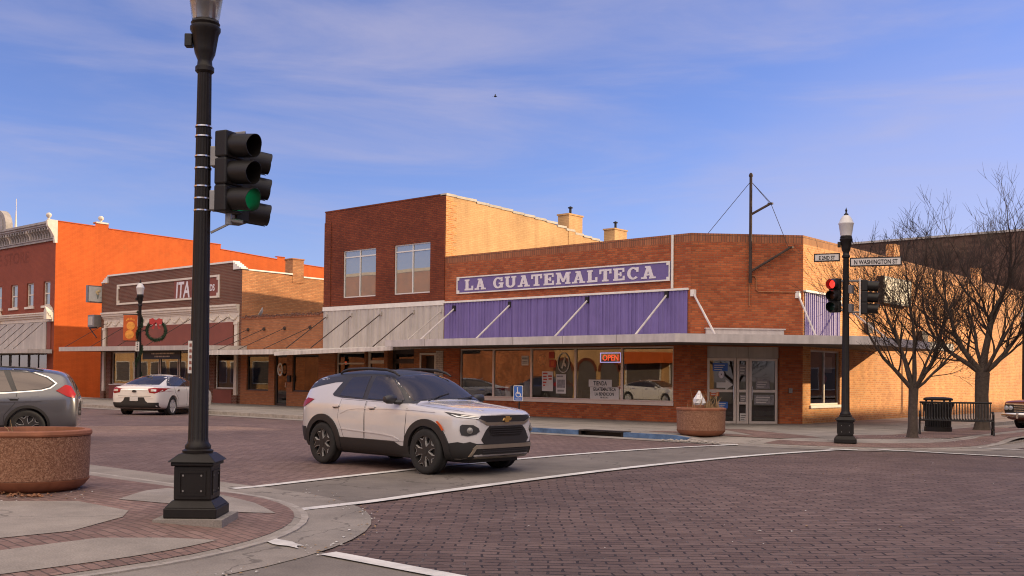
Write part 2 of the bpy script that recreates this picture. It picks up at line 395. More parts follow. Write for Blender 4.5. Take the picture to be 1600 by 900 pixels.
MT = {}
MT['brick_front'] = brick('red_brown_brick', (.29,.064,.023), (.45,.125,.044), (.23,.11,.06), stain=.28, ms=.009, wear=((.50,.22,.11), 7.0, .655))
MT['brick_dark'] = brick('dark_red_brick', (.155,.032,.014), (.22,.052,.020), (.085,.033,.021), stain=.25, ms=.009)
MT['brick_soldier'] = brick('soldier_course_brick', (.28,.095,.045), (.38,.15,.07), (.13,.075,.05), bw=.3, rh=.09, rot=R(90), off=0)
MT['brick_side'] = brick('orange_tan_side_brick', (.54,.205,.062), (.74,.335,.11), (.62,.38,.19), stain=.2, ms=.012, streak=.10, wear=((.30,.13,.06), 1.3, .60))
MT['brick_tan'] = brick('tan_brick', (.31,.115,.048), (.40,.16,.068), (.26,.14,.08), stain=.18)
MT['brick_tan_side'] = brick('painted_tan_side_brick', (.53,.31,.135), (.60,.355,.16), (.48,.275,.12), stain=.18, streak=.12, bump=.3, wear=((.72,.50,.27), .8, .6))
MT['brick_ita'] = brick('maroon_brick', (.115,.042,.027), (.16,.06,.036), (.21,.14,.105), stain=.2, ms=.012)
MT['brick_ita_side'] = brick('rough_orange_side_brick', (.40,.16,.065), (.52,.235,.10), (.30,.17,.09), stain=.3, wear=((.22,.09,.045), 2.2, .58))
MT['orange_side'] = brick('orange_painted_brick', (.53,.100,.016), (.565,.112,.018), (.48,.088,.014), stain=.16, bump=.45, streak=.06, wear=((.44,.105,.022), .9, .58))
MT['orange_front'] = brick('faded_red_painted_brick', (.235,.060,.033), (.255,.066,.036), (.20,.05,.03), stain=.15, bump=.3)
MT['brick_rear'] = brick('dark_brown_far_brick', (.085,.047,.034), (.145,.085,.062), (.10,.065,.05), bw=.5, rh=.16, stain=.35, stscale=.25, wear=((.20,.14,.115), 1.2, .64))
MT['street_brick'] = brick('street_paver_brick', (.150,.096,.084), (.205,.137,.120), (.068,.044,.039), warp=.4, wave=.3, grit=(.22,.17,.16), bw=.255, rh=.118, ms=.010, bump=.9, rot=R(90), stain=.28, stscale=.35, wear=((.27,.21,.195), 3.2, .68), rough=.75, spec=.35)
MT['cross_brick'] = brick('intersection_paver_brick', (.112,.071,.060), (.168,.112,.096), (.034,.022,.019), bw=.255, rh=.118, ms=.011, bump=1.0, warp=.5, wave=.35, grit=(.20,.155,.145), rot=R(-41), stain=.36, stscale=.22, wear=((.27,.205,.19), 4.5, .655), rough=.75, spec=.35)
MT['walk_brick'] = brick('sidewalk_paver_brick', (.185,.115,.098), (.25,.165,.14), (.11,.08,.07), bw=.21, rh=.105, ms=.008, bump=.8, stain=.3, stscale=.8, wear=((.33,.27,.24), 2.5, .66))
MT['walk'] = concrete('sidewalk_concrete', (.315,.278,.245), joint=1.7)
MT['gutter'] = concrete('gutter_concrete', (.285,.252,.225), joint=0)
MT['crosswalk'] = concrete('crosswalk_concrete', (.195,.170,.152), joint=0)
MT['curb'] = plain('kerb_concrete', (.33,.295,.265), .9, noise=.3, bump=.3)
MT['line'] = plain('worn_white_road_paint', (.60,.58,.56), .8, noise=.28, scale=3)
MT['bluepaint'] = plain('worn_blue_kerb_paint', (.075,.135,.25), .8, noise=.5, scale=4)
MT['dirt'] = plain('distant_ground', (.16,.14,.12), .95, noise=.3, scale=.2)
MT['white_trim'] = plain('white_painted_trim', (.72,.68,.62), .6, noise=.12, scale=3)
MT['cream'] = plain('cream_painted_moulding', (.62,.55,.46), .65, noise=.14, scale=3)
MT['coping'] = plain('pale_coping_stone', (.46,.41,.34), .8, noise=.25, scale=2)
MT['purple'] = plain('purple_corrugated_metal', (.160,.120,.315), .55, noise=.10, scale=1.5, streak=.12)
MT['sign_purple'] = plain('purple_sign_paint', (.145,.105,.27), .55, noise=.08)
MT['letter'] = plain('off_white_lettering', (.66,.61,.63), .6, noise=.06)
MT['grey_clad'] = plain('grey_corrugated_metal', (.45,.41,.37), .6, noise=.12, scale=1.5, streak=.14)
MT['awning_metal'] = plain('painted_canopy_metal', (.52,.475,.46), .5, noise=.14, scale=2, streak=.15)
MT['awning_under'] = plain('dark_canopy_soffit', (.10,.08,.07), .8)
MT['awn_white'] = plain('white_canopy_edge', (.62,.57,.52), .55, noise=.14, scale=2, streak=.25)
MT['alu'] = plain('pale_aluminium_frame', (.60,.53,.47), .38, metal=.35, noise=.06)
MT['frame_white'] = plain('white_window_frame', (.66,.64,.60), .5, noise=.05)
MT['dark_frame'] = plain('dark_bronze_frame', (.035,.026,.022), .45)
MT['roof'] = plain('roof_membrane', (.16,.15,.14), .9, noise=.25, scale=.6)
MT['glass'] = glass('shop_glass', .12, (.80,.78,.74))
MT['glass_up'] = glass('upper_window_glass', .17, dark=(.20,.195,.175), tintg=(.92,.88,.80))
MT['glass_dk'] = glass('dim_shop_glass', .035, (.50,.47,.43))
MT['inner'] = plain('dim_shop_interior', (.20,.14,.10), .9, noise=.3, scale=1)
MT['inner_floor'] = plain('shop_floor_tile', (.22,.19,.16), .5)
MT['black'] = plain('black_paint', (.012,.010,.009), .48, noise=.15, bump=.05, spec=.35)
MT['iron'] = plain('dark_cast_iron_paint', (.0125,.0095,.0085), .48, noise=.25, scale=9, bump=.08, bscale=90, spec=.3)
MT['rust'] = plain('rusty_dark_steel', (.045,.026,.02), .8, noise=.4)
MT['galv'] = plain('galvanised_steel', (.26,.245,.235), .5, metal=.7, noise=.15)
MT['steel'] = plain('polished_steel', (.62,.6,.58), .25, metal=1, noise=.05)
MT['lampglass'] = glass('acorn_lamp_glass', .12, (.80,.78,.74), rough=.25)
MT['lampwhite'] = plain('frosted_lamp_globe', (.62,.60,.58), .35, noise=.08)
MT['terracotta'] = plain('terracotta_rim', (.29,.11,.055), .75, noise=.28, scale=5, streak=.15)
MT['soil'] = plain('dry_soil', (.07,.045,.03), 1, noise=.4, bump=.5)
MT['drygrass'] = plain('dry_grass_stalk', (.33,.21,.10), .9)
MT['bark'] = plain('grey_brown_bark', (.075,.056,.044), .95, noise=.4, scale=14, bump=.8, bscale=25)
MT['twig'] = plain('dark_twig_bark', (.036,.023,.017), .95, noise=.3, scale=5)
MT['rust_panel'] = plain('rust_red_transom_panel', (.20,.055,.034), .7, noise=.14, scale=1)
MT['paper'] = plain('white_poster_paper', (.62,.58,.54), .8, noise=.05)
MT['redink'] = plain('red_poster_ink', (.45,.06,.035), .7)
MT['blackink'] = plain('black_ink', (.02,.02,.02), .6)
MT['neon_red'] = plain('red_neon_tube', (.8,.1,.05), .4, noise=0, emit=(1,.12,.05), es=.5)
MT['neon_blue'] = plain('pale_violet_neon_tube', (.5,.5,.8), .4, noise=0, emit=(.55,.5,1), es=.4)
def speckle():
    m = plain('exposed_aggregate', (.36,.20,.125), .9, noise=0, bump=.9, bscale=70); n = m.node_tree; b = n.nodes['Principled BSDF']
    t = n.nodes.new('ShaderNodeTexCoord'); v = n.nodes.new('ShaderNodeTexVoronoi'); v.inputs['Scale'].default_value = 75
    n.links.new(t.outputs['Object'], v.inputs['Vector']); r = n.nodes.new('ShaderNodeValToRGB'); e = r.color_ramp.elements
    e[0].color = (.15,.065,.036,1); e[1].color = (.36,.20,.125,1); el = r.color_ramp.elements.new(.5); el.color = (.24,.11,.062,1)
    s = n.nodes.new('ShaderNodeSeparateColor'); n.links.new(v.outputs['Color'], s.inputs[0]); n.links.new(s.outputs[0], r.inputs[0]); n.links.new(r.outputs[0], b.inputs['Base Color'])
    return m
MT['aggregate'] = speckle()
# ---------------------------------------------------------------- ground, streets, pavements
def crown(y): return .085*max(0.0, 1-((y-15.1)/6.7)**2)
def ground_sheet(name, P, step, zf, mat, kind='structure', thick=0, label=None):
    V, F = cdt_fill(P, step); mb = MB(); mb.add([(v.x, v.y, zf(v.x, v.y)) for v in V], F)
    return struct(name, mb, mat, kind=kind, label=label)
def arc(cx, cy, r, a0, a1, n=14): return [(cx+r*math.cos(R(a0+(a1-a0)*i/n)), cy+r*math.sin(R(a0+(a1-a0)*i/n))) for i in range(n+1)]
mb = MB(); mb.quad((-1500,-1500,-.12),(1500,-1500,-.12),(1500,1500,-.12),(-1500,1500,-.12)); struct('ground', mb, MT['dirt'])
zs = lambda x, y: crown(y)
ground_sheet('street', [(-11.3,36.5),(-6.9,33.5),(-6.9,110),(-11.3,110)], 2, zs, MT['street_brick'])
ground_sheet('street', [(-150,7.2),(-11.4,7.2),(-11.4,22.9),(-150,22.9)], .8, zs, MT['street_brick'])
ground_sheet('intersection', [(-11.4,6.9),(-6.9,3.0),(-6.9,-60),(9,-60),(9,110),(-6.9,110),(-6.9,27.4),(-11.4,22.9)], 1.0, lambda x,y: crown(y)+.002, MT['cross_brick'])
ground_sheet('crosswalk', [(-12.0,7.6),(-9.45,6.4),(-9.45,23.2),(-12.0,22.6)], .5, lambda x,y: crown(y)+.008, MT['crosswalk'])
ground_sheet('crosswalk', [(-7.2,2.6),(8.5,2.6),(8.5,5.72),(-7.2,5.72)], .6, lambda x,y: .008, MT['crosswalk'])
ground_sheet('crosswalk', [(-8.2,23.1),(8.5,23.1),(8.5,25.6),(-8.2,25.6)], .6, lambda x,y: .008, MT['crosswalk'])
# gutters: concrete strips along each kerb, curved round the corners
CS, CN = (-11.2, 4.0), (-11.2, 26.2); RK, RG = 3.75, 4.42
ground_sheet('gutter', [(-150,7.6)]+arc(*CS,3.7,90,0)+[(-7.5,-60),(-6.78,-60)]+arc(*CS,RG,0,90)+[(-150,8.42)], .5, lambda x,y: max(0,crown(y))+.014, MT['gutter'])
ground_sheet('gutter', [(-150,22.55)]+arc(*CN,3.7,-90,0)+[(-7.5,34),(-11.05,36.2),(-11.05,110),(-10.3,110),(-10.3,36.6),(-6.78,34.4)]+arc(*CN,RG,0,-90)+[(-150,21.75)], .5, lambda x,y: max(0,crown(y))+.014, MT['gutter'])
def line(P, z=.021, nm='road_marking'): return ground_sheet(nm, P, .4, lambda x,y: crown(y)+z, MT['line'])
line([(-9.60,7.05),(-9.42,7.05),(-9.48,22.1),(-9.66,22.1)]); line([(-11.95,8.0),(-11.78,8.0),(-11.86,21.9),(-12.03,21.9)])
line([(-7.0,5.60),(-7.0,5.78),(8.5,5.78),(8.5,5.60)]); line([(-8.35,23.0),(8.5,23.0),(8.5,23.15),(-8.35,23.15)]); line([(-7.6,25.5),(8.5,25.5),(8.5,25.65),(-7.6,25.65)])
def blob(cx, cy, rx, ry, rot, n=18, j=.28):
    rnd = random.Random(int(cx*100+cy*10)); o = []
    for i in range(n):
        t = 2*PI*i/n; k = 1+rnd.uniform(-j, j); x, y = rx*k*math.cos(t), ry*k*math.sin(t)
        o.append((cx+x*math.cos(rot)-y*math.sin(rot), cy+x*math.sin(rot)+y*math.cos(rot)))
    return o
line(blob(-7.75,5.74,.36,.10,R(-8)), .026); line(blob(-9.45,22.35,.35,.16,R(20)), .026); line(blob(-8.6,23.0,.35,.12,R(0)), .026); line(blob(-11.95,21.75,.3,.13,R(80)), .026); line(blob(-9.35,6.75,.28,.10,R(60)), .026)
def edge_d(x, y, c, north):
    """distance inside the kerb line"""
    yy = (y-c[1])*(-1 if north else 1)
    if x > c[0] and yy > 0: return RK-math.hypot(x-c[0], yy)
    if x <= c[0]: return RK-yy
    return RK-(x-c[0])
def zwS(x, y):
    t = min(1, max(0, edge_d(x, y, CS, False)/1.3)); return .022+.108*t
def zwN(x, y):
    k = 0 if x > -12.8 else min(1, (-12.8-x)/1.2)
    if x > -9 and y > 27: k = min(1, (y-27)/1.5)
    t = min(1, max(0, edge_d(x, y, CN, True)/1.3)); return max(.022+.108*t, .13*k)
ground_sheet('sidewalk', [(-150,0.3),(-150,7.75)]+arc(*CS,RK,90,0)+[(-7.45,-60),(-14,-60),(-14,.3)], .6, zwS, MT['walk'])
ground_sheet('sidewalk', [(-150,22.45)]+arc(*CN,RK,-90,0)+[(-7.45,34),(-11.0,36.2),(-11.0,110),(-14.9,110),(-14.9,31.9),(-17.55,29.25),(-150,29.25)], .6, zwN, MT['walk'])
ground_sheet('sidewalk', [(7.6,-60),(13.2,-60),(13.2,110),(7.6,110)], 4, lambda x,y: .13, MT['walk'])
# kerbs: real steps with a sloping drop at the corners
def kerb(path, zf, mat, w=.15, nm='kerb'):
    mb = MB(); n = len(path)
    for i in range(n-1):
        (x0,y0),(x1,y1) = path[i], path[i+1]; dx, dy = x1-x0, y1-y0; l = math.hypot(dx, dy) or 1; nx, ny = -dy/l*w, dx/l*w
        za, zb = zf(x0,y0), zf(x1,y1); b = -.05
        mb.add([(x0,y0,b),(x1,y1,b),(x1+nx,y1+ny,b),(x0+nx,y0+ny,b),(x0,y0,za),(x1,y1,zb),(x1+nx,y1+ny,zb),(x0+nx,y0+ny,za)], [(4,5,6,7),(0,1,5,4),(2,3,7,6),(1,2,6,5),(3,0,4,7)])
    return struct(nm, mb, mat)
dens = lambda a, b, k: [(a[0]+(b[0]-a[0])*i/k, a[1]+(b[1]-a[1])*i/k) for i in range(k+1)]
kerb([(-7.45,-60),(-7.45,0)]+arc(*CS,RK,0,90)+[(-150,7.75)], lambda x,y: zwS(x,y)+.006, MT['curb'])
kz = lambda x,y: zwN(x,y)+.006
kerb(dens((-150,22.45),(-21.0,22.45),4), kz, MT['curb']); kerb(dens((-21.0,22.45),(-17.0,22.45),6), kz, MT['bluepaint'])
kerb(dens((-15.5,22.45),(-13.5,22.45),8), kz, MT['bluepaint']); kerb(dens((-13.5,22.45),(-11.2,22.45),8)+arc(*CN,RK,-90,0)+[(-7.45,34),(-11.0,36.2),(-11.0,110)], kz, MT['curb'])
# brick bands set in the corner pavements
def pave(P, zf, h=.005): return ground_sheet('brick_paving', P, .35, lambda x,y: zf(x,y)+h, MT['walk_brick'])
pave(arc(*CS,3.60,90,0)+[(-7.60,-6),(-16,-6),(-16,7.25),(-12.2,7.35)], zwS)
def flag(P): return ground_sheet('pavement_slab', P, .3, lambda x,y: zwS(x,y)+.011, MT['slab'])
MT['slab'] = concrete('pavement_slab_concrete', (.335,.295,.26), joint=0)
flag([(-13.4,2.95),(-11.01,5.44),(-9.9,5.43),(-9.5,5.15),(-8.97,4.38),(-9.0,3.78),(-11.2,.9)])
flag([(-10.7,.4),(-8.5,3.55),(-8.55,4.42),(-8.3,4.95)]+arc(*CS,3.40,22,0,8)+[(-7.80,-5)])
flag([(-10.88,5.84),(-11.70,6.75),(-11.97,7.11),(-10.95,7.21),(-10.02,7.05),(-9.17,6.73),(-9.36,6.25),(-10.17,6.03)])
flag([(-16,5.0),(-13.9,5.0),(-13.2,3.8),(-16,1.0)])
pave(arc(*CN,3.55,-96,3)+[(-7.65,34),(-8.35,34)]+arc(*CN,2.85,3,-96), zwN)
pave([(-10.5,24.6),(-9.6,25.6),(-8.7,27.2),(-8.7,35),(-10.3,35),(-10.3,27.6),(-11.2,26.0)], zwN)
pave([(-11.0,24.6),(-11.4,25.0),(-14.4,26.9),(-14.9,26.5),(-12.6,24.2),(-15.4,24.2),(-15.4,23.5),(-11.6,23.6)], zwN)
# storm drain in the far kerb
t = thing('storm_drain', 'black iron storm drain opening between two blue painted kerbs', 'drain', (-16.25,22.5,0))
part('inlet_frame', MB().mm(-.75,.75,-.03,.32,.125,.155).mm(-.75,-.66,-.03,.2,.016,.125).mm(.66,.75,-.03,.2,.016,.125), MT['iron'], t, bev=.006)
part('inlet_mouth', MB().mm(-.66,.66,.12,.3,.016,.125), MT['black'], t)
rb = MB(); rnd = random.Random(3)
for i in range(46):
    x, y = -13.25+rnd.gauss(0,.38), 22.1+rnd.gauss(0,.13); r = rnd.uniform(.015,.06)
    rb.lathe([(0,0),(r,r*.3),(r*.7,r*.8),(0,r)], 6, (x,y,crown(y)+.012))
struct('broken_kerb_rubble', rb, MT['curb'], kind='stuff', label='broken lumps of kerb stone at the end of the blue kerb')
# fallen leaves and grit in gutters and joints
gb = MB(); rnd = random.Random(5)
for i in range(420):
    k = rnd.random()
    if k < .30: x, y = rnd.gauss(-9.0,.7), rnd.gauss(26.7,.5); z = zwN(x,y)+.008
    elif k < .55: a = R(rnd.uniform(0,90)); rr = RG+rnd.gauss(0,.10); x, y = CS[0]+rr*math.cos(a), CS[1]+rr*math.sin(a); z = crown(y)+.02
    elif k < .75: x, y = -12.2+rnd.gauss(0,.9), 5.3+rnd.gauss(0,.5); z = zwS(x,y)+.008
    else: x, y = rnd.uniform(-7,0), rnd.uniform(7,22); z = crown(y)+.008
    r = rnd.uniform(.008,.028); a = rnd.uniform(0,PI)
    gb.add([(x+r*math.cos(a),y+r*math.sin(a),z),(x-r*.6*math.sin(a),y+r*.6*math.cos(a),z+r*.25),(x-r*math.cos(a),y-r*math.sin(a),z),(x+r*.6*math.sin(a),y-r*.6*math.cos(a),z+r*.2)], [(0,1,2,3)], rnd.randint(0,1))
struct('leaf_litter', gb, [MT['drygrass'], MT['line']], kind='stuff', label='dry leaf scraps and pale grit lying on the paving')

# ---------------------------------------------------------------- building helpers
def wall(mb, p0, p1, z0, z1, ops, m=0, reveal=.18, rm=None):
    """vertical wall face from p0 to p1 (outside on the right-hand side walking p0->p1 is -normal) with openings (u0,u1,z0,z1)"""
    p0, p1 = Vector(p0), Vector(p1); d = p1-p0; Ln = d.length; d.normalize(); n = Vector((d.y, -d.x))   # outward
    P = lambda u, z, o=0: (p0.x+d.x*u-n.x*o, p0.y+d.y*u-n.y*o, z)
    us = sorted(set([0, Ln]+[v for o in ops for v in o[:2]])); zsn = sorted(set([z0, z1]+[v for o in ops for v in o[2:4]]))
    for i in range(len(us)-1):
        for j in range(len(zsn)-1):
            cu, cz = (us[i]+us[i+1])/2, (zsn[j]+zsn[j+1])/2
            if any(o[0] < cu < o[1] and o[2] < cz < o[3] for o in ops): continue
            mb.quad(P(us[i],zsn[j]), P(us[i+1],zsn[j]), P(us[i+1],zsn[j+1]), P(us[i],zsn[j+1]), m)
    rm = m if rm is None else rm
    for (a, b, c, e) in [o[:4] for o in ops]:
        mb.quad(P(a,c), P(a,e), P(a,e,reveal), P(a,c,reveal), rm); mb.quad(P(b,e), P(b,c), P(b,c,reveal), P(b,e,reveal), rm)
        mb.quad(P(a,e), P(b,e), P(b,e,reveal), P(a,e,reveal), rm); mb.quad(P(b,c), P(a,c), P(a,c,reveal), P(b,c,reveal), rm)
    return mb
X, Y, Z = Vector((1,0,0)), Vector((0,1,0)), Vector((0,0,1))
F0 = 29.2
def window(parent, o, ex, w, h, t=.05, mull=(), rails=(), mat='frame_white', gl='glass', depth=.07, name='window', gback=.035):
    """frame with a pane child; o = lower left corner on the frame's outer face, ex = along the wall"""
    o, ex = Vector(o), Vector(ex); n = ex.cross(Z); mb = MB()
    mb.ring(o, ex, Z, w, h, t, -depth, 0)
    xs = [t]+[v for m_ in mull for v in (m_-t/2, m_+t/2)]+[w-t]
    for m_ in mull: mb.frame(o, ex, Z, [(m_-t/2,t),(m_+t/2,t),(m_+t/2,h-t),(m_-t/2,h-t)], -depth, 0)
    for r in rails:
        for k in range(0, len(xs), 2): mb.frame(o, ex, Z, [(xs[k],r-t/2),(xs[k+1],r-t/2),(xs[k+1],r+t/2),(xs[k],r+t/2)], -depth, 0)
    f = part(name, mb, MT[mat], parent, world=True)
    g = MB(); q = o-n*gback
    g.quad(q+ex*t*.6+Z*t*.6, q+ex*(w-t*.6)+Z*t*.6, q+ex*(w-t*.6)+Z*(h-t*.6), q+ex*t*.6+Z*(h-t*.6))
    part('pane', g, MT[gl], f, world=True)
    return f
def ribbed(o, ex, w, h, pitch, depth, m=0):
    """corrugated sheet standing on o"""
    mb = MB(); o, ex = Vector(o), Vector(ex); n = ex.cross(Z); k = int(w/pitch); pr = []; rnd = random.Random(int(w*10)); d0 = depth
    for i in range(k):
        s = w/k; u = i*s+(rnd.uniform(-.07,.07)*s if i else 0); depth = d0*rnd.uniform(.7,1.25)*(.3 if i % 16 == 15 else 1); s *= .95; pr += [(u,0),(u+s*.55,0),(u+s*.62,depth),(u+s*.93,depth)]
    pr.append((w,0)); A = [o+ex*p[0]+n*p[1] for p in pr]; q = len(A)
    mb.add(A+[a+Z*h for a in A], [(i, i+1, q+i+1, q+i) for i in range(q-1)])
    return mb
def strut(mb, a, b, r=.03):
    mb.tube([a, b], r, 8)
def room(name, parent, pts, zc, depth_pts, mats):
    mb = MB(); k = len(pts)
    return None

# ---------------------------------------------------------------- corner store
c1, c2 = Vector((-17.54,29.2)), Vector((-14.87,31.87)); CH = (c2-c1).normalized(); CHN = Vector((CH.y,-CH.x))
CH3, CHN3 = Vector((CH.x,CH.y,0)), Vector((CHN.x,CHN.y,0))
HP = 6.38; WE = 58.5
st = thing('corner_store', 'one storey brick corner store with purple cladding and a cut off entrance corner', 'store', (-17.5,30.5,0))
ch = lambda u, z=0, o=0: Vector((c1.x+CH.x*u+CHN.x*o, c1.y+CH.y*u+CHN.y*o, z))
CL = (c2-c1).length
mb = MB()
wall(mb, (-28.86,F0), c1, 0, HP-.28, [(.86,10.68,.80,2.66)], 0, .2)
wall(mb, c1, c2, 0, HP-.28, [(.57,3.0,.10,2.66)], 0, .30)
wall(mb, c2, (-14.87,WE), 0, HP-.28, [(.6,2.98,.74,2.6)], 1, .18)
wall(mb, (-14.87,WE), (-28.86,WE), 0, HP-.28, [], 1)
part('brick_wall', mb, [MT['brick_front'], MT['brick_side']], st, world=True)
mb = MB()
def course(p0, p1, z0, z1, out, m):
    p0, p1 = Vector(p0), Vector(p1); d = (p1-p0).normalized(); n = Vector((d.y,-d.x)); a = p0+n*out; b = p1+n*out
    k0 = p0-n*.3; k1 = p1-n*.3
    mb.add([(a.x,a.y,z0),(b.x,b.y,z0),(b.x,b.y,z1),(a.x,a.y,z1),(k0.x,k0.y,z1),(k1.x,k1.y,z1),(k0.x,k0.y,z0-.3),(k1.x,k1.y,z0-.3)], [(0,1,2,3),(3,2,5,4),(1,0,4,5),(5,4,6,7)][:2]+[(4,5,7,6)], m)
course((-28.86,F0), c1, HP-.28, HP, .0, 0); course(c1, c2, HP-.28, HP, .0, 0); course(c2, (-14.87,WE), HP-.28, HP, .0, 1)
MT['soldier_side'] = brick('orange_soldier_course', (.36,.155,.062), (.48,.225,.095), (.20,.11,.06), bw=.3, rh=.09, rot=R(90), off=0)
part('parapet', mb, [MT['brick_soldier'], MT['soldier_side']], st, world=True)
mb = MB().mm(-28.8,-17.6,29.55,58.2,5.5,5.6).mm(-17.65,-15.2,32.2,58.2,5.5,5.6); part('roof', mb, MT['roof'], st, world=True)
for y in (40.25, 50.8): part('parapet_pier', MB().mm(-15.2,-14.868,y-.28,y+.28,HP,HP+.58), MT['brick_side'], st, world=True)
# shop interior
mb = MB(); mb.mm(-28.7,-15.3,29.7,36.5,.02,.10,1)
mb.quad((-28.7,36.5,0),(-15.3,36.5,0),(-15.3,36.5,3.2),(-28.7,36.5,3.2)); mb.quad((-28.7,29.6,3.2),(-28.7,36.5,3.2),(-15.3,36.5,3.2),(-15.3,32,3.2),(-17.7,29.6,3.2)) if False else mb.add([(-28.7,29.5,3.0),(-28.7,36.5,3.0),(-15.1,36.5,3.0),(-15.1,32,3.0),(-17.6,29.5,3.0)], [(0,1,2,3,4)])
mb.quad((-28.7,29.5,0),(-28.7,36.5,0),(-28.7,36.5,3),(-28.7,29.5,3)); mb.mm(-24.0,-23.7,31.5,36.4,.1,1.1); mb.mm(-22.5,-19.5,33.0,33.6,.1,1.5)
part('shop_interior', mb, [MT['inner'], MT['inner_floor']], st, world=True)
# the five front panes
edges = [-28.0,-26.26,-24.37,-22.31,-20.29,-18.2]
for i in range(5):
    a, b = edges[i], edges[i+1]
    window(st, (a+.001*i,F0+.06,.80), X, b-a-.004, 1.86, t=.045, mat='alu', gl='glass')
part('window_sill', MB().mm(-28.05,-18.15,F0-.05,F0+.05,.68,.797), MT['alu'], st, world=True)
window(st, (-14.87-.05,32.47,.74), Y, 2.38, 1.86, t=.06, mull=(1.19,), mat='alu', gl='glass', name='side_window')
part('window_sill', MB().mm(-14.98,-14.82,32.42,34.90,.64,.737), MT['white_trim'], st, world=True)
# entrance doors in the cut corner
zb = .12
def glazed_door(u0, w, h, rails, name, handle=None):
    f = window(st, ch(u0, zb, -.14), CH3, w, h, t=.085, rails=rails, mat='alu', gl='glass_dk', name=name, depth=.06)
    if handle is not None:
        hb = MB(); hb.tube([ch(u0+handle,.9,-.10), ch(u0+handle,1.35,-.10)], .014, 8); hb.tube([ch(u0+handle,1.12,-.14), ch(u0+handle,1.12,-.10)], .01, 6)
        part('door_handle', hb, MT['steel'], f, world=True)
    return f
glazed_door(.60, .98, 2.16, (1.08,), 'door', .88); glazed_door(1.60, .40, 2.16, (.68,1.08), 'side_light'); glazed_door(2.02, .96, 2.16, (1.08,), 'door', .09)
part('transom_panel', MB().frame(ch(.57,2.29,-.14), CH3, Z, [(0,0),(2.43,0),(2.43,.37),(0,.37)], -.04, 0).frame(ch(.57,2.29,-.14), CH3, Z, [(1.0,0),(1.05,0),(1.05,.37),(1.0,.37)], .002, .03).frame(ch(.57,2.29,-.14), CH3, Z, [(1.42,0),(1.47,0),(1.47,.37),(1.42,.37)], .002, .03), MT['grey_clad'], st, world=True)
part('threshold', MB().frame(ch(.5,.0,-.3), CH3, Vector((CHN.x,CHN.y,0)), [(0,0),(2.6,0),(2.6,.32),(0,.32)], -.115, -.0) , MT['curb'], st, world=True)
part('roller_housing', MB().frame(ch(.5,2.98,0), CH3, Z, [(0,0),(2.6,0),(2.6,.24),(0,.24)], .0, .12).frame(ch(.46,3.22,0), CH3, Z, [(0,0),(2.68,0),(2.68,.04),(0,.04)], .0, .16), MT['awning_metal'], st, world=True)
# purple cladding with its white cap
part('cladding', ribbed((-28.84,F0-.03,2.97), X, 11.20, 1.53, .155, .032), MT['purple'], st, world=True)
part('cladding_cap', MB().mm(-28.86,-17.60,F0-.10,F0+.02,4.50,4.57), MT['white_trim'], st, world=True)
part('cladding', ribbed((-14.84,31.95,2.97), Y, 2.8, 1.53, .155, .032), MT['purple'], st, world=True)
part('cladding_cap', MB().mm(-14.89,-14.77,31.9,34.8,4.50,4.57), MT['white_trim'], st, world=True)
# canopy round the corner
d = 2.8; k = math.tan(R(22.5))*d
inn = [(-29.25,F0),(-17.54,F0),(-14.87,31.87),(-14.87,38.2)]; out = [(-29.25,F0-d),(c1.x+k,F0-d),(c2.x+d,c2.y-k),(-14.87+d,38.2)]
mb = MB()
for i in range(3):
    a, b, c, e = out[i], out[i+1], inn[i+1], inn[i]
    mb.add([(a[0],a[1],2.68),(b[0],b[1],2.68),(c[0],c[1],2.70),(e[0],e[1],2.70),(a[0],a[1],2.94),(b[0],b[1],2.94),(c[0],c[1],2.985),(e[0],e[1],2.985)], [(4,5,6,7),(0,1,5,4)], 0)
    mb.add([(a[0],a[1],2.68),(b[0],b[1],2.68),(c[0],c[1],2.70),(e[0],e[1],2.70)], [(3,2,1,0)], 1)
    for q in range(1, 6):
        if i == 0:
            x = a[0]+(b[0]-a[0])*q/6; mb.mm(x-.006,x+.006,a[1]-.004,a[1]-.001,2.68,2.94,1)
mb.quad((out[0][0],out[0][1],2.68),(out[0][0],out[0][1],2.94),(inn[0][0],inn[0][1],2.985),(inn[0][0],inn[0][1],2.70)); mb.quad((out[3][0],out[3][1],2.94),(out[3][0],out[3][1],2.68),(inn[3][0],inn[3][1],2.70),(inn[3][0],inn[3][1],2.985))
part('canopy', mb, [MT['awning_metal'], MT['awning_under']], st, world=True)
rods = [((-28.28,F0-.02,4.28),(-28.28,27.3,2.96)), ((-25.36,F0-.02,4.32),(-25.36,27.3,2.96)), ((-21.72,F0-.02,4.34),(-21.72,27.3,2.96)), ((-18.43,F0-.02,4.39),(-18.43,27.3,2.96)),
  (tuple(ch(.08,4.4,.02)), tuple(ch(.3,2.96,1.9))), (tuple(ch(3.6,4.4,.02)), tuple(ch(3.5,2.96,1.9))), ((-14.8,34.6,4.3),(-13.0,34.6,2.96))]
for a, b in rods:
    mb = MB(); mb.tube([a, b], .034, 8); o = Vector(a)
    s_ = part('canopy_strut', mb, MT['awning_metal'], st, world=True)
    bm_ = MB(); bm_.box(a, (.14,.14,.22)); part('bracket', bm_, MT['black'] if a[1] < 29.5 and a[0] < -18 else MT['white_trim'], s_, world=True)
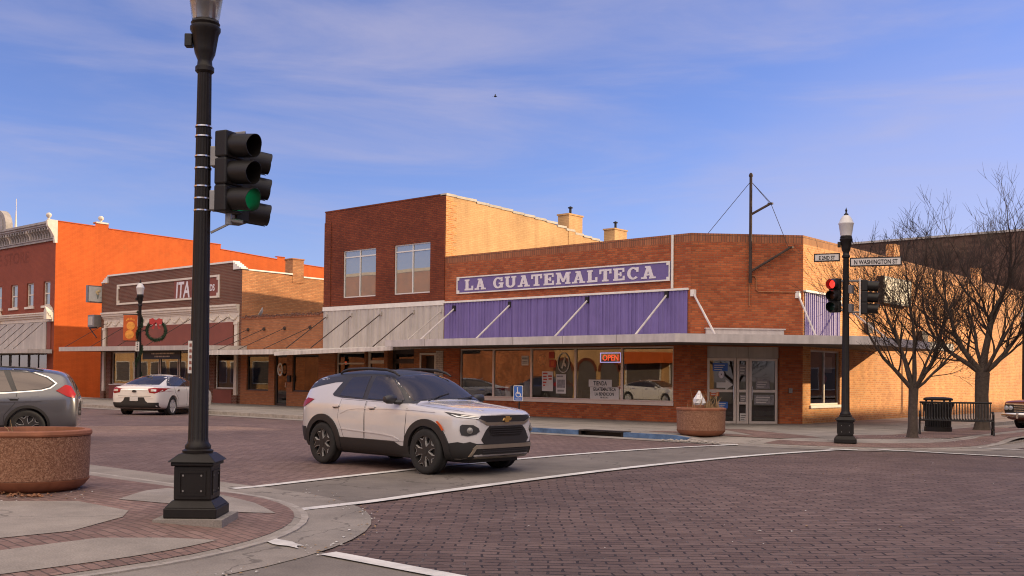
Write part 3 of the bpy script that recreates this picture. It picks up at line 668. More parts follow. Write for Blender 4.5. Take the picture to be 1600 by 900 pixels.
# sign board with slab lettering
sg = MB(); sg.mm(-28.14,-18.3,F0-.05,F0-.002,4.84,5.50); so = part('sign_board', sg, MT['sign_purple'], st, world=True)
fr = MB(); fr.ring((-28.14,F0-.05,4.84), X, Z, 9.84, .66, .045, 0, .03)
for (u, z) in ((.045,.045),(9.84-.045-.09,.045),(.045,.66-.045-.09),(9.84-.045-.09,.66-.045-.09)): fr.frame((-28.14,F0-.05,4.84), X, Z, [(u,z),(u+.09,z),(u+.09,z+.09),(u,z+.09)], 0, .026)
part('sign_border', fr, MT['white_trim'], so, world=True)
def rc(x0, x1, y0, y1): return [(x0,y0),(x1,y0),(x1,y1),(x0,y1)]
def arcband(cx, cy, rx, ry, t, tx, a0, a1, n=16):
    P = [(cx+rx*math.cos(R(a0+(a1-a0)*i/n)), cy+ry*math.sin(R(a0+(a1-a0)*i/n))) for i in range(n+1)]
    Q = [(cx+(rx-tx)*math.cos(R(a0+(a1-a0)*i/n)), cy+(ry-t)*math.sin(R(a0+(a1-a0)*i/n))) for i in range(n+1)]
    return P+Q[::-1]
SL = {
 'L': (.80, [rc(.10,.36,0,1), rc(.02,.44,.86,1), rc(.02,.44,0,.14), rc(.10,.78,0,.17), rc(.63,.78,0,.40)]),
 'A': (.98, [[(.14,.05),(.33,.05),(.57,.95),(.38,.95)],[(.62,.05),(.86,.05),(.62,.98),(.38,.98)], rc(.26,.72,.25,.38), rc(.00,.40,0,.14), rc(.55,.98,0,.14), rc(.26,.62,.86,1)]),
 'G': (.90, [arcband(.44,.5,.42,.5,.15,.22,48,352), rc(.50,.90,.38,.52), rc(.66,.86,.06,.5), rc(.66,.82,.62,.97)]),
 'U': (.96, [rc(.08,.32,.3,1), rc(.64,.86,.3,1), arcband(.47,.34,.39,.34,.16,.23,180,360), rc(0,.42,.86,1), rc(.55,.95,.86,1)]),
 'T': (.86, [rc(.31,.56,0,1), rc(.04,.83,.84,1), rc(.20,.67,0,.14), rc(.0,.15,.62,1), rc(.72,.87,.62,1)]),
 'E': (.86, [rc(.10,.36,0,1), rc(.02,.80,.85,1), rc(.02,.82,0,.15), rc(.3,.58,.43,.57), rc(.48,.60,.33,.67), rc(.67,.80,.66,1), rc(.69,.83,0,.36)]),
 'M': (1.12, [rc(.10,.30,0,1), rc(.82,1.04,0,1), [(.12,1),(.34,1),(.66,.18),(.50,.18)], [(.78,1),(1.02,1),(.64,.18),(.48,.18)], rc(0,.40,0,.14), rc(.72,1.12,0,.14), rc(0,.3,.86,1), rc(.84,1.12,.86,1)]),
 'C': (.86, [arcband(.44,.5,.42,.5,.15,.22,42,318), rc(.64,.80,.60,.97)]),
}
def slab_text(txt, o, ex, width, h, depth=.02):
    adv = sum(SL[c][0]+.12 if c != ' ' else .5 for c in txt)-.12; sx = width/adv; x = 0; mb = MB()
    for c in txt:
        if c == ' ': x += .5; continue
        V, F = union_fill([[((x+p[0])*sx, p[1]*h) for p in P] for P in SL[c][1]]); slab(V, F, o, ex, Z, 0, depth, mb); x += SL[c][0]+.12
    return mb
part('lettering', slab_text('LA GUATEMALTECA', Vector((-27.72,F0-.05,4.955)), X, 8.86, .43), MT['letter'], so, world=True)
cb = MB().tube([(-18.22,F0-.05,4.58),(-18.22,F0-.05,HP-.02)], .045, 10); part('downpipe', cb, MT['white_trim'], st, world=True)
cb = MB(); cb.tube([ch(1.95,4.0,.03),ch(1.95,4.9,.03),ch(2.0,5.0,.03),ch(2.12,5.0,.03),ch(2.18,4.9,.03),ch(2.18,4.55,.03),ch(2.25,4.48,.03),ch(3.72,4.48,.03)], .022, 6)
part('conduit', cb, MT['brick_tan'], st, world=True)
part('wall_vent', MB().mm(-14.87,-14.7,42.6,43.3,3.0,3.65), MT['rust'], st, world=True); part('wall_vent', MB().mm(-14.87,-14.72,37.0,37.5,3.35,3.75), MT['rust'], st, world=True)
t = thing('wall_sign', 'faded white panel sign in a dark frame on the sunlit brick side wall', 'wall sign', (-14.87,39.75,4.55))
part('sign_frame', MB().mm(-14.868,-14.64,38.3,41.2,4.55,5.56), MT['dark_frame'], t, world=True)
part('sign_face', MB().mm(-14.64,-14.62,38.36,41.14,4.61,5.50), plain('sun_bleached_sign_face', (.62,.55,.43), .7, noise=.22, scale=1.5), t, world=True)
# old sign mast on the cut corner
t = thing('sign_mast', 'rusty steel sign mast with two braces and guy wires above the corner entrance', 'mast', tuple(ch(1.95,4.75,.14)))
part('pole', MB().tube([ch(1.95,4.75,.14), ch(1.95,8.25,.14)], [.055,.05], 10).lathe([(.06,0),(.07,.05),(.04,.12),(0,.14)], 10, ch(1.95,8.25,.14)), MT['rust'], t, world=True, smooth=True)
for z0, l, z1 in ((7.0,.66,7.38),(5.12,1.35,5.95)):
    a, b = ch(1.95,z0,.14), ch(1.95+l,z1,.14)
    am = part('arm', MB().tube([a, b], .042, 8).box(b, (.16,.10,.06)), MT['rust'], t, world=True)
part('guy_wire', MB().tube([ch(1.95,8.1,.14), ch(2.61,7.42,.14), ch(3.2,6.0,.14)], .010, 5).tube([ch(1.95,8.1,.14), ch(.55,6.3,-.3)], .010, 5).tube([ch(1.95,8.1,.14), ch(2.6,7.4,.1)], .008, 5), MT['rust'], t, world=True)

# ---------------------------------------------------------------- two storey brick building
tb = thing('brick_building', 'two storey dark red brick building with grey cladding above its canopy', 'building', (-32.6,32,0))
xl, xr, H2 = -36.46, -28.86, 8.88
u = lambda x: x-xl
mb = MB()
wall(mb, (xl,F0), (xr,F0), 4.56, H2, [(u(-35.17),u(-33.02),4.98,7.06),(u(-31.86),u(-29.72),4.98,7.06)], 0, .12)
ops = [(u(-35.62),u(-33.68),.55,2.6),(u(-33.60),u(-32.42),.12,2.7),(u(-32.20),u(-30.6),.10,2.7),(u(-30.15),u(-29.38),.12,2.42)]
wall(mb, (xl,F0), (xr,F0), 0, 4.56, ops, 2, .35)
# side wall stepping down to the back
prof = [(F0,H2),(31.0,8.80),(33.3,8.72),(34.8,8.62),(36.4,8.5),(38.4,8.2),(40.9,8.05),(46,7.9),(46,5.0),(F0,5.0)]
mb.add([(xr,y,z) for y, z in prof], [tuple(range(len(prof)))[::-1][::-1]], 1)
mb.add([(xl,y,z) for y, z in [(F0,0),(46,0),(46,8),(F0,H2)]], [(3,2,1,0)], 0); mb.add([(xl,46,0),(xr,46,0),(xr,46,8),(xl,46,8)], [(1,0,3,2)], 1)
part('brick_wall', mb, [MT['brick_dark'], MT['brick_tan_side'], MT['brick_tan']], tb, world=True)
qb = MB(); z = 6.4; i = 0
while z < 8.7:
    qb.mm(xr-.02,xr+.012,F0+.002,F0+(.42 if i % 2 else .62),z,z+.14); z += .15; i += 1
part('corner_quoin', qb, MT['brick_side'], tb, world=True)
cp = MB(); rnd = random.Random(11)
for a, b in zip(prof[:7], prof[1:8]):
    n_ = max(1, int((b[0]-a[0])/.6))
    for k2 in range(n_):
        y0, y1 = a[0]+(b[0]-a[0])*k2/n_, a[0]+(b[0]-a[0])*(k2+1)/n_; zz = a[1]+(b[1]-a[1])*k2/n_+rnd.uniform(-.03,.04)
        cp.mm(xr-.32,xr+.03,y0,y1-.01,zz-.04,zz+.06)
part('coping', cp, MT['coping'], tb, world=True)
part('coping', MB().mm(xl-.02,xr-.33,F0-.02,F0+.3,H2,H2+.05), MT['brick_dark'], tb, world=True, label='dark brick edge along the top of the front')
part('roof', MB().mm(xl+.02,xr-.02,F0+.3,45.9,7.5,7.6), MT['roof'], tb, world=True)
for xx in (xl+.001, xr-.46): part('pilaster', MB().mm(xx,xx+.45,F0-.04,F0-.001,4.62,8.4), MT['brick_dark'], tb, world=True)
for y0, zt in ((37.75,9.1),(41.4,8.85)):
    c_ = part('chimney', MB().mm(xr-.62,xr+.02,y0-.52,y0+.52,7.6,zt).mm(xr-.66,xr+.05,y0-.57,y0+.57,zt,zt+.07), MT['brick_tan_side'], tb, world=True)
    part('flue', MB().tube([(xr-.3,y0,zt+.07),(xr-.3,y0,zt+.42)], .06, 8).lathe([(.12,.34),(.12,.38),(0,.44)], 8, (xr-.3,y0,zt+.05)), MT['black'], c_, world=True)
for x0 in (-35.17,-31.86):
    window(tb, (x0,F0+.05,4.98), X, 2.145, 2.08, t=.05, mull=(1.07,), rails=(1.78,), mat='frame_white', gl='glass_up', name='window')
part('ledge', MB().mm(xl-.02,xr,F0-.07,F0+.02,4.44,4.62), MT['white_trim'], tb, world=True)
part('cladding', ribbed((xl,F0-.03,2.72), X, 7.58, 1.72, .25, .025), MT['grey_clad'], tb, world=True)
cb = MB(); a, b = -36.83, -29.27
cb.add([(a,26.8,2.40),(b,26.8,2.56),(b,F0,2.72),(a,F0,2.62),(a,26.8,2.56),(b,26.8,2.71),(b,F0,2.86),(a,F0,2.78)], [(4,5,6,7),(0,1,5,4),(1,2,6,5),(3,0,4,7)], 0); cb.add([(a,26.8,2.40),(b,26.8,2.56),(b,F0,2.72),(a,F0,2.62)], [(3,2,1,0)], 1)
cb.mm(a,b,26.76,26.798,2.62,2.66,0) if False else None
part('canopy', cb, [MT['awn_white'], MT['awning_under']], tb, world=True)
for x0 in (-36.2,-34.5,-32.6,-30.6,-29.0):
    s_ = part('canopy_strut', MB().tube([(x0,F0-.05,4.2),(x0-.05,27.0,2.72)], .022, 6), MT['rust'] if x0 < -29.5 else MT['grey_clad'], tb, world=True)
    part('bracket', MB().box((x0,F0-.06,4.22), (.09,.1,.14)), MT['grey_clad'], s_, world=True)
window(tb, (-35.62,F0+.12,.55), X, 1.94, 2.05, t=.07, rails=(1.55,), mat='cream', gl='glass_dk', name='shop_window')
f = window(tb, (-33.60,F0+.15,.12), X, 1.18, 2.58, t=.14, rails=(2.05,), mat='cream', gl='glass_dk', name='door'); part('door_handle', MB().box((-32.6,F0+.12,1.1),(.04,.06,.25)), MT['steel'], f, world=True)
f = window(tb, (-32.20,F0+.3,.10), X, 1.6, 2.6, t=.2, rails=(2.1,), mat='dark_frame', gl='glass_dk', name='door'); part('door_handle', MB().box((-30.9,F0+.27,1.1),(.04,.06,.25)), MT['steel'], f, world=True)
f = part('door', MB().mm(-30.15,-29.38,F0+.28,F0+.33,.12,2.42), MT['dark_frame'], tb, world=True); part('door_frame', MB().ring((-30.23,F0-.001,.12), X, Z, .93, 2.4, .08, 0, .03), MT['cream'], f, world=True)
part('pier', MB().mm(-29.3,-28.9,F0-.03,F0-.001,0,2.6), brick('white_glazed_brick', (.45,.38,.32), (.5,.43,.36), (.25,.2,.17)), tb, world=True, label='pale glazed brick pier')
part('shop_interior', MB().quad((xl+.1,33.5,0),(xr-.1,33.5,0),(xr-.1,33.5,3),(xl+.1,33.5,3)).quad((xl+.1,F0+.4,.08),(xr-.1,F0+.4,.08),(xr-.1,33.5,.08),(xl+.1,33.5,.08)).quad((xl+.1,33.5,2.9),(xr-.1,33.5,2.9),(xr-.1,F0+.4,2.9),(xl+.1,F0+.4,2.9)), MT['inner'], tb, world=True)
ns = part('open_sign', MB().lathe([(.075,0),(.075,.02)], 16, (-35.15,F0+.2,2.12), axis='y'), MT['neon_red'], tb, world=True, label='small round red lit sign in the shop window')

# ---------------------------------------------------------------- low tan shop
lb = thing('low_shop', 'low tan brick shop between the white trimmed brick hall and the dark red building', 'shop', (-39.6,31,0))
xl, xr = -42.80, -36.46; u = lambda x: x-xl; mb = MB()
wall(mb, (xl,F0), (xr,F0), 0, 4.25, [(u(-42.29),u(-40.54),.80,2.5),(u(-40.08),u(-39.13),.12,2.5),(u(-38.70),u(-36.79),.80,2.5)], 0, .14)
mb.add([(xl,46,0),(xr,46,0),(xr,46,4.2),(xl,46,4.2)], [(1,0,3,2)]); mb.quad((xl,46,0),(xl,F0,0),(xl,F0,4.25),(xl,46,4.2)); mb.quad((xr,F0,0),(xr,46,0),(xr,46,4.2),(xr,F0,4.25))
part('brick_wall', mb, MT['brick_tan'], lb, world=True); part('roof', MB().mm(xl,xr,F0+.25,45.9,3.9,4.0), MT['roof'], lb, world=True)
part('parapet', MB().mm(xl,xr,F0-.03,F0+.25,4.25,4.36), MT['brick_soldier'], lb, world=True)
cr_ = MB(); rnd = random.Random(4)
for i in range(60):
    x = xl+.1+i*.104; cr_.box((x,F0-.02,4.36+rnd.uniform(-.03,.05)), (.1,.06,rnd.uniform(.04,.12)))
part('rough_course', cr_, MT['brick_ita'], lb, world=True)
for x0, w in ((-42.29,1.75),(-38.70,1.91)): window(lb, (x0,F0+.06,.80), X, w, 1.7, t=.07, mat='dark_frame', gl='glass_dk', name='window')
f = window(lb, (-40.08,F0+.08,.12), X, .95, 2.38, t=.11, mat='dark_frame', gl='glass_dk', name='door', depth=.08); part('door_handle', MB().box((-39.25,F0+.05,1.1),(.03,.05,.22)), MT['steel'], f, world=True)
em = MB(); V, F = union_fill([arcband(0,0,.20,.31,.09,.075,0,359.9,28)]); slab(V, F, (-39.62,F0+.0,1.82), X, Z, 0, .02, em)
V, F = union_fill([arcband(0,0,.07,.09,.03,.03,60,330,14), rc(-.02,.06,-.03,.0)]); slab(V, F, (-39.62,F0+.0,1.82), X, Z, 0, .02, em); part('door_emblem', em, MT['white_trim'], f, world=True)
part('mailbox', MB().mm(-38.98,-38.76,F0-.10,F0-.001,1.25,1.55), MT['black'], lb, world=True, bev=.01)
part('shop_interior', MB().quad((xl+.1,33,0),(xr-.1,33,0),(xr-.1,33,3),(xl+.1,33,3)).quad((xl+.1,F0+.3,.06),(xr-.1,F0+.3,.06),(xr-.1,33,.06),(xl+.1,33,.06)).quad((xl+.1,33,2.9),(xr-.1,33,2.9),(xr-.1,F0+.3,2.9),(xl+.1,F0+.3,2.9)), MT['inner'], lb, world=True)
cb = MB(); a, b = -42.3, -36.86
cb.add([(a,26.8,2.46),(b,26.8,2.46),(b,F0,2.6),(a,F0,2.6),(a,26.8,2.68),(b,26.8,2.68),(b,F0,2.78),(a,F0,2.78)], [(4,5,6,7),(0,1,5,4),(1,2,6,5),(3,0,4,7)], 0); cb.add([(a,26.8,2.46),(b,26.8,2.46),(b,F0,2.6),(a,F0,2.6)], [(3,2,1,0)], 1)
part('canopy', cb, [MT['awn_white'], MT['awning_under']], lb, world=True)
for x0 in (-42.2,-40.9,-39.3,-37.4):
    s_ = part('canopy_strut', MB().tube([(x0,F0-.04,3.75),(x0-.5,27.0,2.70)], .016, 6), MT['rust'], lb, world=True)
    part('bracket', MB().lathe([(.07,0),(.09,.05),(.03,.09)], 10, (x0,F0-.08,3.75), axis='y'), MT['rust'], s_, world=True)
# ---------------------------------------------------------------- hall with white mouldings
ib = thing('brick_hall', 'maroon brick shop with white cornice and mouldings and a long flat canopy', 'shop', (-49.75,31,0))
xl, xr = -56.70, -42.80; u = lambda x: x-xl; mb = MB()
wins = [(-55.5,-53.05),(-52.7,-50.5),(-50.4,-48.6),(-48.5,-46.6)]
ops = [(u(-55.55),u(-46.55),.95,2.75),(u(-46.3),u(-45.5),.1,2.75),(u(-45.05),u(-43.35),.85,2.75)]
wall(mb, (xl,F0), (xr,F0), 0, 6.70, ops, 0, .2); mb.add([(xl+.75,F0,6.70),(xr-.75,F0,6.70),(xr-.75,F0,7.10),(xl+.75,F0,7.10)], [(0,1,2,3)])
mb.add([(xl,F0,0),(xl,46,0),(xl,46,7.0),(xl,31,7.05),(xl,30.2,6.7),(xl,F0,6.7)], [(5,4,3,2,1,0)], 1); mb.add([(xr,F0,0),(xr,46,0),(xr,46,6.35),(xr,F0,6.7)], [(0,1,2,3)], 1); mb.add([(xl,46,0),(xr,46,0),(xr,46,6.2),(xl,46,6.2)], [(1,0,3,2)], 1)
mb.quad((xl+.75,F0+.3,7.1),(xl+.75,F0+.3,6.6),(xr-.75,F0+.3,6.6),(xr-.75,F0+.3,7.1)); 
part('brick_wall', mb, [MT['brick_ita'], MT['brick_ita_side']], ib, world=True); part('roof', MB().mm(xl+.1,xr-.1,F0+.3,45.9,5.9,6.0), MT['roof'], ib, world=True)
cp = MB().mm(xl+.70,xr-.70,F0-.06,F0+.34,7.10,7.19)
for i in range(4):
    cp.mm(xr-.70+i*.17,xr-.70+(i+1)*.17,F0-.06,F0+.34,6.75,7.10-.09*i); cp.mm(xl+.70-(i+1)*.17,xl+.70-i*.17,F0-.06,F0+.34,6.75,7.10-.09*i)
cp.mm(xr-.3,xr+.04,F0+.345,32.2,6.70,6.77).mm(xr-.3,xr+.04,32.9,45.9,6.60,6.67)
part('coping', cp, MT['white_trim'], ib, world=True)
part('chimney', MB().mm(xr-.6,xr+.02,32.2,32.9,6.3,7.5).mm(xr-.64,xr+.05,32.16,32.94,7.5,7.56), MT['brick_ita_side'], ib, world=True)
sm = MB().ring((-54.9,F0-.001,5.42), X, Z, 10.2, 1.15, .10, 0, .06)
for (a, z) in ((.10,.10),(10.2-.25,.10),(.10,1.15-.25),(10.2-.25,1.15-.25)): sm.frame((-54.9,F0-.001,5.42), X, Z, [(a,z),(a+.15,z),(a+.15,z+.15),(a,z+.15)], 0, .045)
so = part('sign_border', sm, MT['cream'], ib, world=True)
part('sign_panel', MB().mm(-48.95,-44.81,F0-.02,F0-.003,5.525,6.465), MT['rust_panel'], so, world=True)
part('lettering', text_mb('ITA', (-48.78,F0-.02,5.56), X, Z, 1.19, .02, shear=.12, bold=.02, sx=.74), MT['letter'], so, world=True)
part('lettering', text_mb('ARDS', (-46.06,F0-.02,5.79), X, Z, .47, .02, bold=.008, sx=.80), MT['letter'], so, world=True)
# cornice: crown moulding, frieze with swags
cx0, cx1 = -56.35, -42.98; cm = MB()
for z0, z1, o in ((4.62,4.70,.06),(4.70,4.80,.12),(4.80,4.92,.20),(4.92,5.02,.26)): cm.mm(cx0,cx1,F0-o,F0-.001,z0,z1)
co = part('cornice', cm, MT['cream'], ib, world=True)
fm = MB().mm(cx0,cx1,F0-.03,F0-.001,4.16,4.62)
n_ = 15; w_ = (cx1-cx0)/n_
for i in range(n_):
    xc = cx0+w_*(i+.5)
    fm.tube([(xc+w_*.42*t_,F0-.045,4.50-.22*(1-t_*t_)) for t_ in (-1,-.75,-.5,-.25,0,.25,.5,.75,1)], [.02,.035,.045,.05,.055,.05,.045,.035,.02], 6); fm.lathe([(.0,0),(.05,-.02),(.06,-.05)][::-1], 8, (xc+w_*.5,F0-.02,4.50), axis='y')
part('frieze', fm, MT['cream'], co, world=True)
for x0 in (-56.22,-43.14):
    part('pilaster', MB().mm(x0-.12,x0+.12,F0-.10,F0-.001,.55,4.16).mm(x0-.16,x0+.16,F0-.13,F0-.102,4.02,4.14) , MT['cream'], ib, world=True); part('pilaster_base', MB().mm(x0-.2,x0+.2,F0-.14,F0-.001,0,.55), MT['brick_ita'], ib, world=True)
part('transom_panel', MB().mm(-55.8,-43.45,F0-.05,F0-.001,2.95,4.16), MT['rust_panel'], ib, world=True)
part('bulkhead', MB().mm(-55.6,-46.5,F0-.04,F0-.001,.02,.9), MT['rust_panel'], ib, world=True); part('bulkhead', MB().mm(-45.1,-43.5,F0-.04,F0-.001,.02,.8), MT['rust_panel'], ib, world=True)
for a, b in wins: window(ib, (a,F0+.1,.95), X, b-a, 1.8, t=.06, mat='alu' , gl='glass', name='shop_window')
part('window_sill', MB().mm(-55.6,-46.5,F0-.07,F0+.08,.905,.948), MT['white_trim'], ib, world=True)
f = window(ib, (-46.3,F0+.15,.1), X, .8, 2.6, t=.08, mat='alu', gl='glass_dk', name='door'); part('door_handle', MB().box((-45.65,F0+.12,1.1),(.03,.05,.22)), MT['steel'], f, world=True)
window(ib, (-45.05,F0+.1,.85), X, 1.7, 1.9, t=.06, mat='frame_white', gl='glass', name='shop_window')
part('shop_interior', MB().quad((xl+.1,33,0),(xr-.1,33,0),(xr-.1,33,3),(xl+.1,33,3)).quad((xl+.1,F0+.3,.06),(xr-.1,F0+.3,.06),(xr-.1,33,.06),(xl+.1,33,.06)).quad((xl+.1,33,2.9),(xr-.1,33,2.9),(xr-.1,F0+.3,2.9),(xl+.1,F0+.3,2.9)), MT['inner'], ib, world=True)
cb = MB(); a, b = -56.82, -42.32
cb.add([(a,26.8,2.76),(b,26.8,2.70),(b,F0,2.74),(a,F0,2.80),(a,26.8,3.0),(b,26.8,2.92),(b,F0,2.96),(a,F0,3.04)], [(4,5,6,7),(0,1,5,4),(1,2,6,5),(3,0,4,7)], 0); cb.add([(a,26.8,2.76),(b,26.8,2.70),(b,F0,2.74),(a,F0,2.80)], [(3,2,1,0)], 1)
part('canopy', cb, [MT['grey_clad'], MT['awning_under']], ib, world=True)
for x0 in (-56.0,-53.0,-50.1,-47.2,-43.8):
    s_ = part('canopy_strut', MB().tube([(x0,F0-.06,4.42),(x0-.6,27.0,2.98)], .016, 6), MT['rust'], ib, world=True); part('bracket', MB().lathe([(.07,0),(.10,.05),(.03,.09)], 10, (x0,F0-.12,4.44), axis='y'), MT['cream'], s_, world=True)
hs = part('hanging_sign', MB().mm(-49.2,-45.6,27.6,27.66,2.3,2.70), MT['black'], ib, world=True, label='black sign board under the canopy')
rnd = random.Random(8); lt = MB()
for r_, (z, x, x1) in enumerate(((2.55,-48.3,-46.2),(2.40,-48.0,-46.6))):
    while x < x1:
        w = rnd.uniform(.05,.12); lt.mm(x,x+w,27.59,27.599,z,z+.07); x += w+.05
part('small_lettering', lt, MT['cream'], hs, world=True)
t = thing('projecting_sign', 'weathered white box sign with faded flowers projecting from the end of the maroon brick shop', 'sign', (-56.9,29.1,5.62))
part('sign_box', MB().mm(-57.02,-56.80,28.40,29.86,5.62,6.60), MT['galv'], t, world=True); f_ = part('sign_face', MB().mm(-56.80,-56.785,28.46,29.80,5.68,6.54), plain('weathered_sign_face', (.50,.50,.46), .6, noise=.16, scale=2), t, world=True)
fb = MB()
for (y, z, r) in ((28.95,6.22,.10),(29.08,6.30,.09),(29.0,6.12,.07)): fb.lathe([(0,.0),(r,.0),(r*.5,.02),(0,.025)], 9, (-56.785,y,z), axis='x', m=0)
fb.frame((-56.784,28.98,5.85), Y, Z, [(-.02,0),(.04,0),(.10,.28),(-.08,.28)], 0, .004, 1); fb.tube([(-56.78,29.1,5.9),(-56.78,29.25,6.0),(-56.78,29.6,5.98)], .01, 4, 1)
part('flower_motif', fb, [plain('faded_yellow', (.50,.40,.22), .8), plain('faded_grey_green', (.20,.22,.20), .8)], f_, world=True)
part('hanger', MB().tube([(-56.9,29.3,6.6),(-56.9,29.3,6.75),(-56.6,29.3,6.75)], .025, 6), MT['black'], t, world=True)
t = thing('air_conditioner', 'grey air conditioner box on a bracket at the left end of the maroon brick shop', 'air conditioner', (-57.1,29.4,4.2))
part('housing', MB().mm(-57.45,-56.72,28.75,29.4,4.22,4.92), MT['galv'], t, world=True, bev=.02); part('grille', MB().mm(-57.35,-56.85,28.73,28.748,4.32,4.82), MT['grey_clad'], t, world=True)
part('bracket', MB().mm(-57.6,-56.72,28.9,28.98,4.14,4.218).tube([(-57.55,28.94,4.15),(-56.72,28.94,3.6)], .03, 6), MT['black'], t, world=True)
t = thing('satellite_dish', 'grey satellite dish on the rough brick side of the maroon shop', 'satellite dish', (-42.78,30.1,4.5))
db = MB(); db.lathe([(.0,-.08),(.15,-.06),(.28,.0),(.34,.06),(.34,.075),(.28,.02),(.15,-.04),(0,-.06)], 20); db.xf(Matrix.Translation((-42.25,29.9,4.55)) @ Matrix.Rotation(R(-35),4,'Z') @ Matrix.Rotation(R(62),4,'X') )
part('reflector', db, MT['grey_clad'], t, world=True, smooth=True); part('arm', MB().tube([(-42.8,30.1,4.4),(-42.45,30.1,4.4),(-42.3,29.95,4.55)], .025, 6).tube([(-42.25,29.9,4.3),(-42.0,29.45,4.38)], .015, 6).box((-42.0,29.42,4.4),(.08,.1,.08)), MT['black'], t, world=True)

# ---------------------------------------------------------------- painted orange two storey building
ob = thing('orange_building', 'tall two storey building with an orange painted side wall and a bracketed Victorian cornice', 'building', (-71,34,0))
xl, xr = -80.0, -62.6; u = lambda x: x-xl; mb = MB()
wx = [(-64.15,-63.22),(-66.49,-65.51),(-68.84,-67.81),(-71.2,-70.2),(-73.6,-72.6)]
wall(mb, (xl,F0), (xr,F0), 4.8, 10.4, [(u(a),u(b),5.75,7.25) for a, b in wx], 0, .2); wall(mb, (xl,F0), (xr,F0), 0, 4.8, [(u(-79),u(-63.5),.6,2.75)], 0, .3)
pr = [(F0,0),(52,0),(52,9.8),(47.2,9.95),(46.4,10.1),(46.4,10.3),(45.7,10.3),(45.7,10.1),(40.9,10.35),(40.9,10.68),(32.6,10.82),(32.6,11.1),(31.7,11.1),(31.7,10.88),(F0,10.92)]
mb.add([(xr,y,z) for y, z in pr], [tuple(range(len(pr)))], 1); mb.add([(xl,52,0),(xr,52,0),(xr,52,9.8),(xl,52,9.8)], [(1,0,3,2)], 1); mb.add([(xl,F0,0),(xl,52,0),(xl,52,9.8),(xl,F0,10.9)], [(3,2,1,0)], 1)
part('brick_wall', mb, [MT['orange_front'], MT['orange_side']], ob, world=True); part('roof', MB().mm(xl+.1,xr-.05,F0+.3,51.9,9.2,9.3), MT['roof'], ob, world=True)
cp = MB()
for a, b in zip(pr[2:-1], pr[3:]):
    if abs(a[0]-b[0]) > .3: cp.add([(xr+.04,a[0],a[1]),(xr+.04,b[0],b[1]),(xr+.04,b[0],b[1]+.05),(xr+.04,a[0],a[1]+.05),(xr-.3,a[0],a[1]),(xr-.3,b[0],b[1]),(xr-.3,b[0],b[1]+.05),(xr-.3,a[0],a[1]+.05)], [(0,1,2,3),(3,2,6,7),(4,7,6,5),(0,3,7,4),(1,5,6,2)])
part('coping', cp, MT['orange_side'], ob, world=True)
cm = MB()
for z0, z1, o in ((9.72,9.86,.12),(9.86,9.92,.18),(10.52,10.60,.42),(10.60,10.72,.50),(10.72,10.86,.58)): cm.mm(xl,xr,F0-o,F0-.001,z0,z1)
cm.mm(xl,xr,F0-.10,F0-.001,9.92,10.52)
co = part('cornice', cm, plain('weathered_cornice_paint', (.30,.27,.25), .75, noise=.3, scale=2), ob, world=True)
for i in range(46):
    x0 = xr-.25-i*.37
    if i < 46:
        part('cornice_bracket', MB().frame((x0,F0-.102,9.95), Vector((0,-1,0)), Z, [(0,0),(.06,0),(.10,.2),(.22,.38),(.32,.42),(.32,.565),(0,.565)], -.06, .06), co.data.materials[0] if i % 8 else MT['cream'], co, world=True)
sc = MB().frame((xr-.001,F0,9.55), Vector((0,-1,0)), Z, [(0,0),(.16,0),(.2,.35),(.42,.75),(.62,1.0),(.66,1.32),(.5,1.40),(0,1.40)], -.22, 0); part('cornice_end', sc, MT['cream'], ob, world=True)
for x0 in (xr-.25,): part('finial', MB().lathe([(.12,0),(.12,.06),(.05,.12),(.14,.22),(.17,.33),(.12,.44),(0,.48)], 12, (x0,F0-.35,10.95)), MT['cream'], ob, world=True, smooth=True)
part('finial', MB().mm(xr-.4,xr+.06,31.75,32.55,11.1,11.2).lathe([(.1,0),(.06,.1),(.16,.2),(.18,.3),(.1,.4),(0,.42)], 10, (xr-.15,32.15,11.2)), MT['cream'], ob, world=True)
pd = MB(); P = [(-1.35,0)]+[(1.35*math.cos(R(180-a)), .25+1.15*math.sin(R(a))) for a in range(0,181,12)]+[(1.35,0)]; pd.frame((-70.1,F0-.25,10.86), X, Z, P, -.25, .2)
pd.frame((-70.1,F0-.25,10.86), X, Z, [(p[0]*.72,p[1]*.80+.04) for p in P], .21, .24)
part('arched_pediment', pd, co.data.materials[0], ob, world=True); part('spike', MB().tube([(-68.3,F0,10.86),(-68.3,F0,12.2)], [.10,.02], 8).tube([(-68.3,F0,12.2),(-68.3,F0,12.9)], .02, 5), MT['cream'], ob, world=True)
for a, b in wx:
    f = window(ob, (a,F0+.10,5.75), X, b-a, 1.5, t=.08, rails=(.75,), mat='cream', gl='glass_up', name='window'); part('window_sill', MB().mm(a-.15,b+.15,F0-.08,F0+.02,5.60,5.74), MT['cream'], f, world=True)
gh = text_mb('E STORE', (-70.9,F0-.001,8.62), X, Z, 1.05, .004, bold=.02, sx=1.18); part('ghost_lettering', gh, brick('ghost_lettering_paint', (.20,.052,.030), (.215,.056,.032), (.18,.045,.027), stain=.25), ob, world=True, label='faint painted letters worn into the brick')
cm = MB(); fx0, fx1 = xl, xr-.05
for z0, z1, o in ((4.72,4.95,.10),(4.95,5.08,.2),(5.08,5.20,.32),(5.20,5.28,.38)): cm.mm(fx0,fx1,F0-o,F0-.002,z0,z1)
for x0 in (xr-.3,-70.3): cm.frame((x0-.18,F0-.40,4.85), X, Z, [(0,0),(.4,0),(.4,.5),(.2,.78),(0,.5)], -.38, .04)
